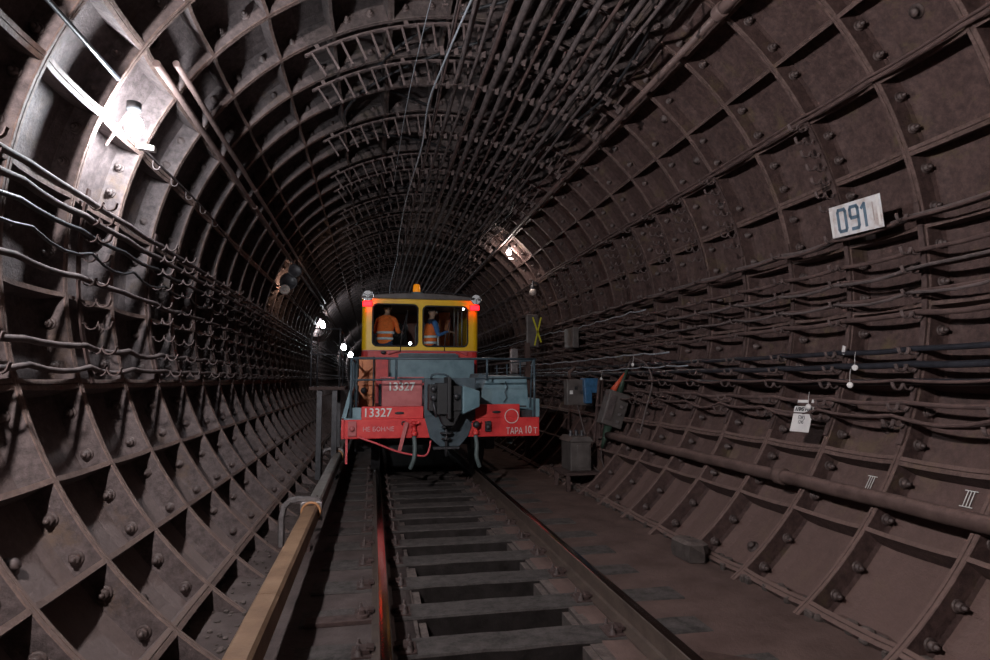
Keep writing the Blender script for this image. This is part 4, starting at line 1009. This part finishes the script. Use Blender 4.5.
# air hoses, valves, red lever, looped cable
for x, sx_ in ((.56, 1), (1.42, -1)):
    rtube('air_hose', spline([(x, FY - .05, -.78), (x + .01, FY - .1, -.90), (x + .0, FY - .13, -1.05), (x - .03 * sx_, FY - .12, -1.15), (x - .05 * sx_, FY - .1, -1.20)]), .030, 'hose_green')
    mb = MB(); mb.lathe((x, FY - .04, -.76), (0, 0, 1), [(0, .04), (.05, .045), (.05, .03), (.15, .03), (.15, .05), (.19, .04), (.19, 0)], 12); mb.bar((x - .06, FY - .06, -.62), (x + .07, FY - .06, -.58), .03, .03); part('air_valve', mb, M['red'], V)
mb = MB(); mb.ball((1.42, FY - .1, -.62), .05); mb.ball((1.60, FY - .04, -.66), .045); mb.box(1.56, FY - .05, -.72, 1.64, FY, -.58); part('air_fitting', mb, M['steel_dark'], V)
mb = MB(); mb.bar((.46, FY - .04, -.58), (.36, FY - .05, -.98), .05, .02, (0, 1, 0)); part('brake_lever', mb, M['dullred'], V)
rtube('looped_cable', spline([(-.20, FY - .02, -.77), (.05, FY - .05, -.86), (.33, FY - .07, -.97), (.6, FY - .08, -1.03), (.72, FY - .08, -1.03), (.77, FY - .06, -.95), (.79, FY - .03, -.84)]), .014, 'hose_red')
mb = MB(); mb.box(-.36, FY - .02, -1.13, -.33, FY + .02, -.80); part('hanging_strap', mb, M['hose_red'], V)
# wheels and axle gear
for y in (10.2, 14.2):
    for x in (.0, 1.72):
        mb = MB(); mb.lathe((x + (.0 if x < 1 else .02), y, RAIL + .46), (1, 0, 0), [(-.02, 0), (-.02, .2), (-.0, .4), (-.02, .46), (.09, .46), (.1, .49), (.12, .49), (.12, .4), (.1, .2), (.1, 0)] if x < 1 else [(-.12, 0), (-.12, .4), (-.12, .49), (-.1, .49), (-.09, .46), (.02, .46), (0, .4), (0, 0)], 32); part('wheel', mb, M['steel_dark'], V)
    mb = MB(); mb.tube([(-.15, y, RAIL + .46), (1.9, y, RAIL + .46)], .09, 12); part('axle', mb, M['steel_dark'], V)
    for x in (-.2, 1.9):
        mb = MB(); mb.box(x - .08, y - .2, RAIL + .3, x + .08, y + .2, -.5); part('axle_box', mb, M['steel_dark'], V, bevel=.02)
mb = MB(); mb.box(1.5, 9.5, -1.05, 1.56, 9.56, -.5); part('air_pipe', mb, M['hose_green'], V)
mb = MB(); mb.ball((2.02, 9.0, -.90), .05); mb.box(1.96, 8.98, -.86, 2.08, 9.04, -.5); part('underframe_fitting', mb, M['hose_green'], V)
mb = MB(); mb.ball((-.08, 9.1, -.93), .09, 12, 8, (1, 1, .7)); mb.box(-.12, 9.05, -.9, -.04, 9.15, -.55); part('sand_pipe', mb, M['steel_dark'], V)

# ------------------------------------------------------------------ the two people in the cab
def skin_body(name, J, E, parent, mats, assign, sub=2):
    """J: {joint: (xyz, radius)}  E: joint pairs"""
    keys = list(J); idx = {k: i for i, k in enumerate(keys)}
    me = bpy.data.meshes.new(name); me.from_pydata([J[k][0] for k in keys], [(idx[a], idx[b]) for a, b in E], []); me.update()
    o = bpy.data.objects.new(name, me); COL.objects.link(o)
    sk = o.modifiers.new('skin', 'SKIN'); sk.use_smooth_shade = True
    lay = me.skin_vertices[0].data if me.skin_vertices else None
    if lay is None:
        bpy.context.view_layer.objects.active = o
        with bpy.context.temp_override(object=o, active_object=o): bpy.ops.mesh.customdata_skin_add()
        lay = me.skin_vertices[0].data
    for i, k in enumerate(keys):
        r = J[k][1]; lay[i].radius = r if isinstance(r, tuple) else (r, r); lay[i].use_root = (i == 0)
    ss = o.modifiers.new('sub', 'SUBSURF'); ss.levels = sub; ss.render_levels = sub
    dg = bpy.context.evaluated_depsgraph_get(); dg.update()
    m2 = bpy.data.meshes.new_from_object(o.evaluated_get(dg)); bpy.data.objects.remove(o)
    m2.name = name; m2.materials.clear()
    for m in mats: m2.materials.append(m)
    for p in m2.polygons: p.material_index = assign(p.center); p.use_smooth = True
    q = bpy.data.objects.new(name, m2); link(q, parent); return q
def person(x, y, z0, rz, label, lean, sleeve, armup, H=1.74):
    """z0 floor height; local frame: faces -Y before rotation"""
    t = root('person', (x, y, z0), label, 'person', None, rz)
    s_ = H / 1.74; L = lean
    J = {}; E = []; top = 2 if sleeve is M['vest'] else 0
    def j(k, p, r): J[k] = ((p[0] * s_, p[1] * s_, p[2] * s_), r if isinstance(r, tuple) else r * s_)
    j('pelvis', (0, 0, .95), (.15, .11)); j('waist', (0, -L * .15, 1.10), (.135, .10)); j('chest', (0, -L * .5, 1.30), (.165, .115)); j('neck0', (0, -L * .8, 1.45), (.08, .07)); j('neck', (0, -L * 1.0, 1.52), .052)
    E += [('pelvis', 'waist'), ('waist', 'chest'), ('chest', 'neck0'), ('neck0', 'neck')]
    for n, sx in (('l', -1), ('r', 1)):
        j(n + 'hip', (sx * .09, 0, .88), .10); j(n + 'knee', (sx * .10, -.02, .49), .062); j(n + 'ankle', (sx * .10, .02, .09), .042); j(n + 'heel', (sx * .10, .03, .045), .038); j(n + 'toe', (sx * .11, -.17, .035), .032)
        E += [('pelvis', n + 'hip'), (n + 'hip', n + 'knee'), (n + 'knee', n + 'ankle'), (n + 'ankle', n + 'heel'), (n + 'heel', n + 'toe')]
        j(n + 'sh', (sx * .175, -L * .72, 1.42), .062)
        ex, ey, ez = (sx * .24, -L * .6 - .05, 1.16); hx, hy, hz = (sx * .20, -L * .6 - .27, 1.10 + armup)
        j(n + 'elb', (ex, ey, ez), .046); j(n + 'wri', (hx, hy, hz), .029); j(n + 'palm', (hx - sx * .005, hy - .06, hz), (.036, .018))
        E += [('neck0', n + 'sh'), (n + 'sh', n + 'elb'), (n + 'elb', n + 'wri'), (n + 'wri', n + 'palm')]
        for fi, (dx, ln) in enumerate(((-.030, .070), (-.010, .082), (.010, .078), (.028, .062))):
            j(f'{n}f{fi}a', (hx + dx, hy - .10, hz - .004), .0095); j(f'{n}f{fi}b', (hx + dx * 1.1, hy - .10 - ln * .55, hz - .016), .009); j(f'{n}f{fi}c', (hx + dx * 1.1, hy - .10 - ln * .8, hz - .040), .0075)
            E += [(n + 'palm', f'{n}f{fi}a'), (f'{n}f{fi}a', f'{n}f{fi}b'), (f'{n}f{fi}b', f'{n}f{fi}c')]
        j(n + 'ta', (hx - sx * .042, hy - .05, hz - .01), .011); j(n + 'tb', (hx - sx * .055, hy - .09, hz - .025), .009)
        E += [(n + 'palm', n + 'ta'), (n + 'ta', n + 'tb')]
    j('chin', (0, -L * 1.0 - .02, 1.57), .055); j('head', (0, -L * 1.0 - .015, 1.64), (.078, .095)); j('crown', (0, -L - .005, 1.70), (.070, .085)); E += [('neck', 'chin'), ('chin', 'head'), ('head', 'crown')]
    wy = J['lwri'][0]
    def asg(c):
        if c.z > 1.50 * s_: return 1
        if abs(c.x) > .12 * s_ and c.y < J['lwri'][0][1] - .005: return 1
        if abs(c.x) > .175 * s_ and c.z > .95 * s_ or (c.y < -L * .6 * s_ - .1 and c.z > 1.0 * s_): return 2
        return top if c.z > 1.0 * s_ else 0
    body = skin_body('body', J, E, t, [M['navy'], M['skin'], sleeve], asg)
    # vest as inflated torso with reflective bands
    VJ = {'a': ((0, -.0, .84 * s_), (.18, .145)), 'b': ((0, -L * .15 * s_, 1.06 * s_), (.165, .135)), 'c': ((0, -L * .5 * s_, 1.28 * s_), (.20, .15)), 'd': ((0, -L * .8 * s_, 1.46 * s_), (.17, .12))}
    ve = skin_body('vest', VJ, [('a', 'b'), ('b', 'c'), ('c', 'd')], t, [M['vest']], lambda c: 0)
    for z, rx, ry, f in ((1.02, .176, .140, .12), (1.14, .186, .145, .3)):
        mb = MB(); rows = []
        for dz in (-.024, .024): rows.append([(rx * s_ * math.cos(a), (-L * f) * s_ + ry * s_ * math.sin(a), (z + dz) * s_) for a in [2 * math.pi * q / 28 for q in range(28)]])
        mb.quadstrip(rows, True); o = bpy.data.objects.new('reflective_band', mesh('reflective_band', mb, M['stripe'])); link(o, ve)
        so_ = o.modifiers.new('solid', 'SOLIDIFY'); so_.thickness = .004
    hy = (-L - .015) * s_; hz = 1.655 * s_
    mb = MB()
    for i in range(7):
        tt = math.pi * .56 * i / 6; mb_r = [(.088 * s_ * math.sin(tt) * math.cos(a), hy + .02 + .105 * s_ * math.sin(tt) * math.sin(a), hz + .02 + .105 * s_ * math.cos(tt) - (.02 if math.sin(a) < -.3 and i > 4 else 0) * 0) for a in [2 * math.pi * q / 18 for q in range(18)]]
        if i == 0: rows = []
        rows.append(mb_r)
    mb.quadstrip(rows, True); o = bpy.data.objects.new('hair', mesh('hair', mb, M['hair'])); link(o, t)
    for sx in (-1, 1):
        mb = MB(); mb.ball((sx * .030, hy - .088, hz - .005), .011, 8, 6); o = bpy.data.objects.new('eye', mesh('eye', mb, M['white'])); link(o, t)
        mb = MB(); mb.ball((sx * .083, hy, hz - .01), .028, 8, 6, (.3, .7, 1)); o = bpy.data.objects.new('ear', mesh('ear', mb, M['skin'])); link(o, t)
    mb = MB(); mb.tube([(0, hy - .088, hz), (0, hy - .108, hz - .035)], [.008, .014], 8); o = bpy.data.objects.new('nose', mesh('nose', mb, M['skin'])); link(o, t)
    mb = MB(); mb.tube([(-.022, hy - .090, hz - .062), (0, hy - .094, hz - .064), (.022, hy - .090, hz - .062)], .005, 6); o = bpy.data.objects.new('mouth', mesh('mouth', mb, M['dullred'])); link(o, t)
    return t
mb = MB(); mb.box(X0 + .06, CY + .07, -.46, X1 - .06, CB, -.42)
person(.20, 12.50, -.20, R(160), 'person in an orange safety vest with reflective bands, back turned, behind the left windscreen', .16, M['vest'], .1, 1.76)
person(1.12, 12.45, -.28, R(110), 'person in an orange vest with a blue sleeve standing behind the right windscreen', .03, M['bluecloth'], .15, 1.76)
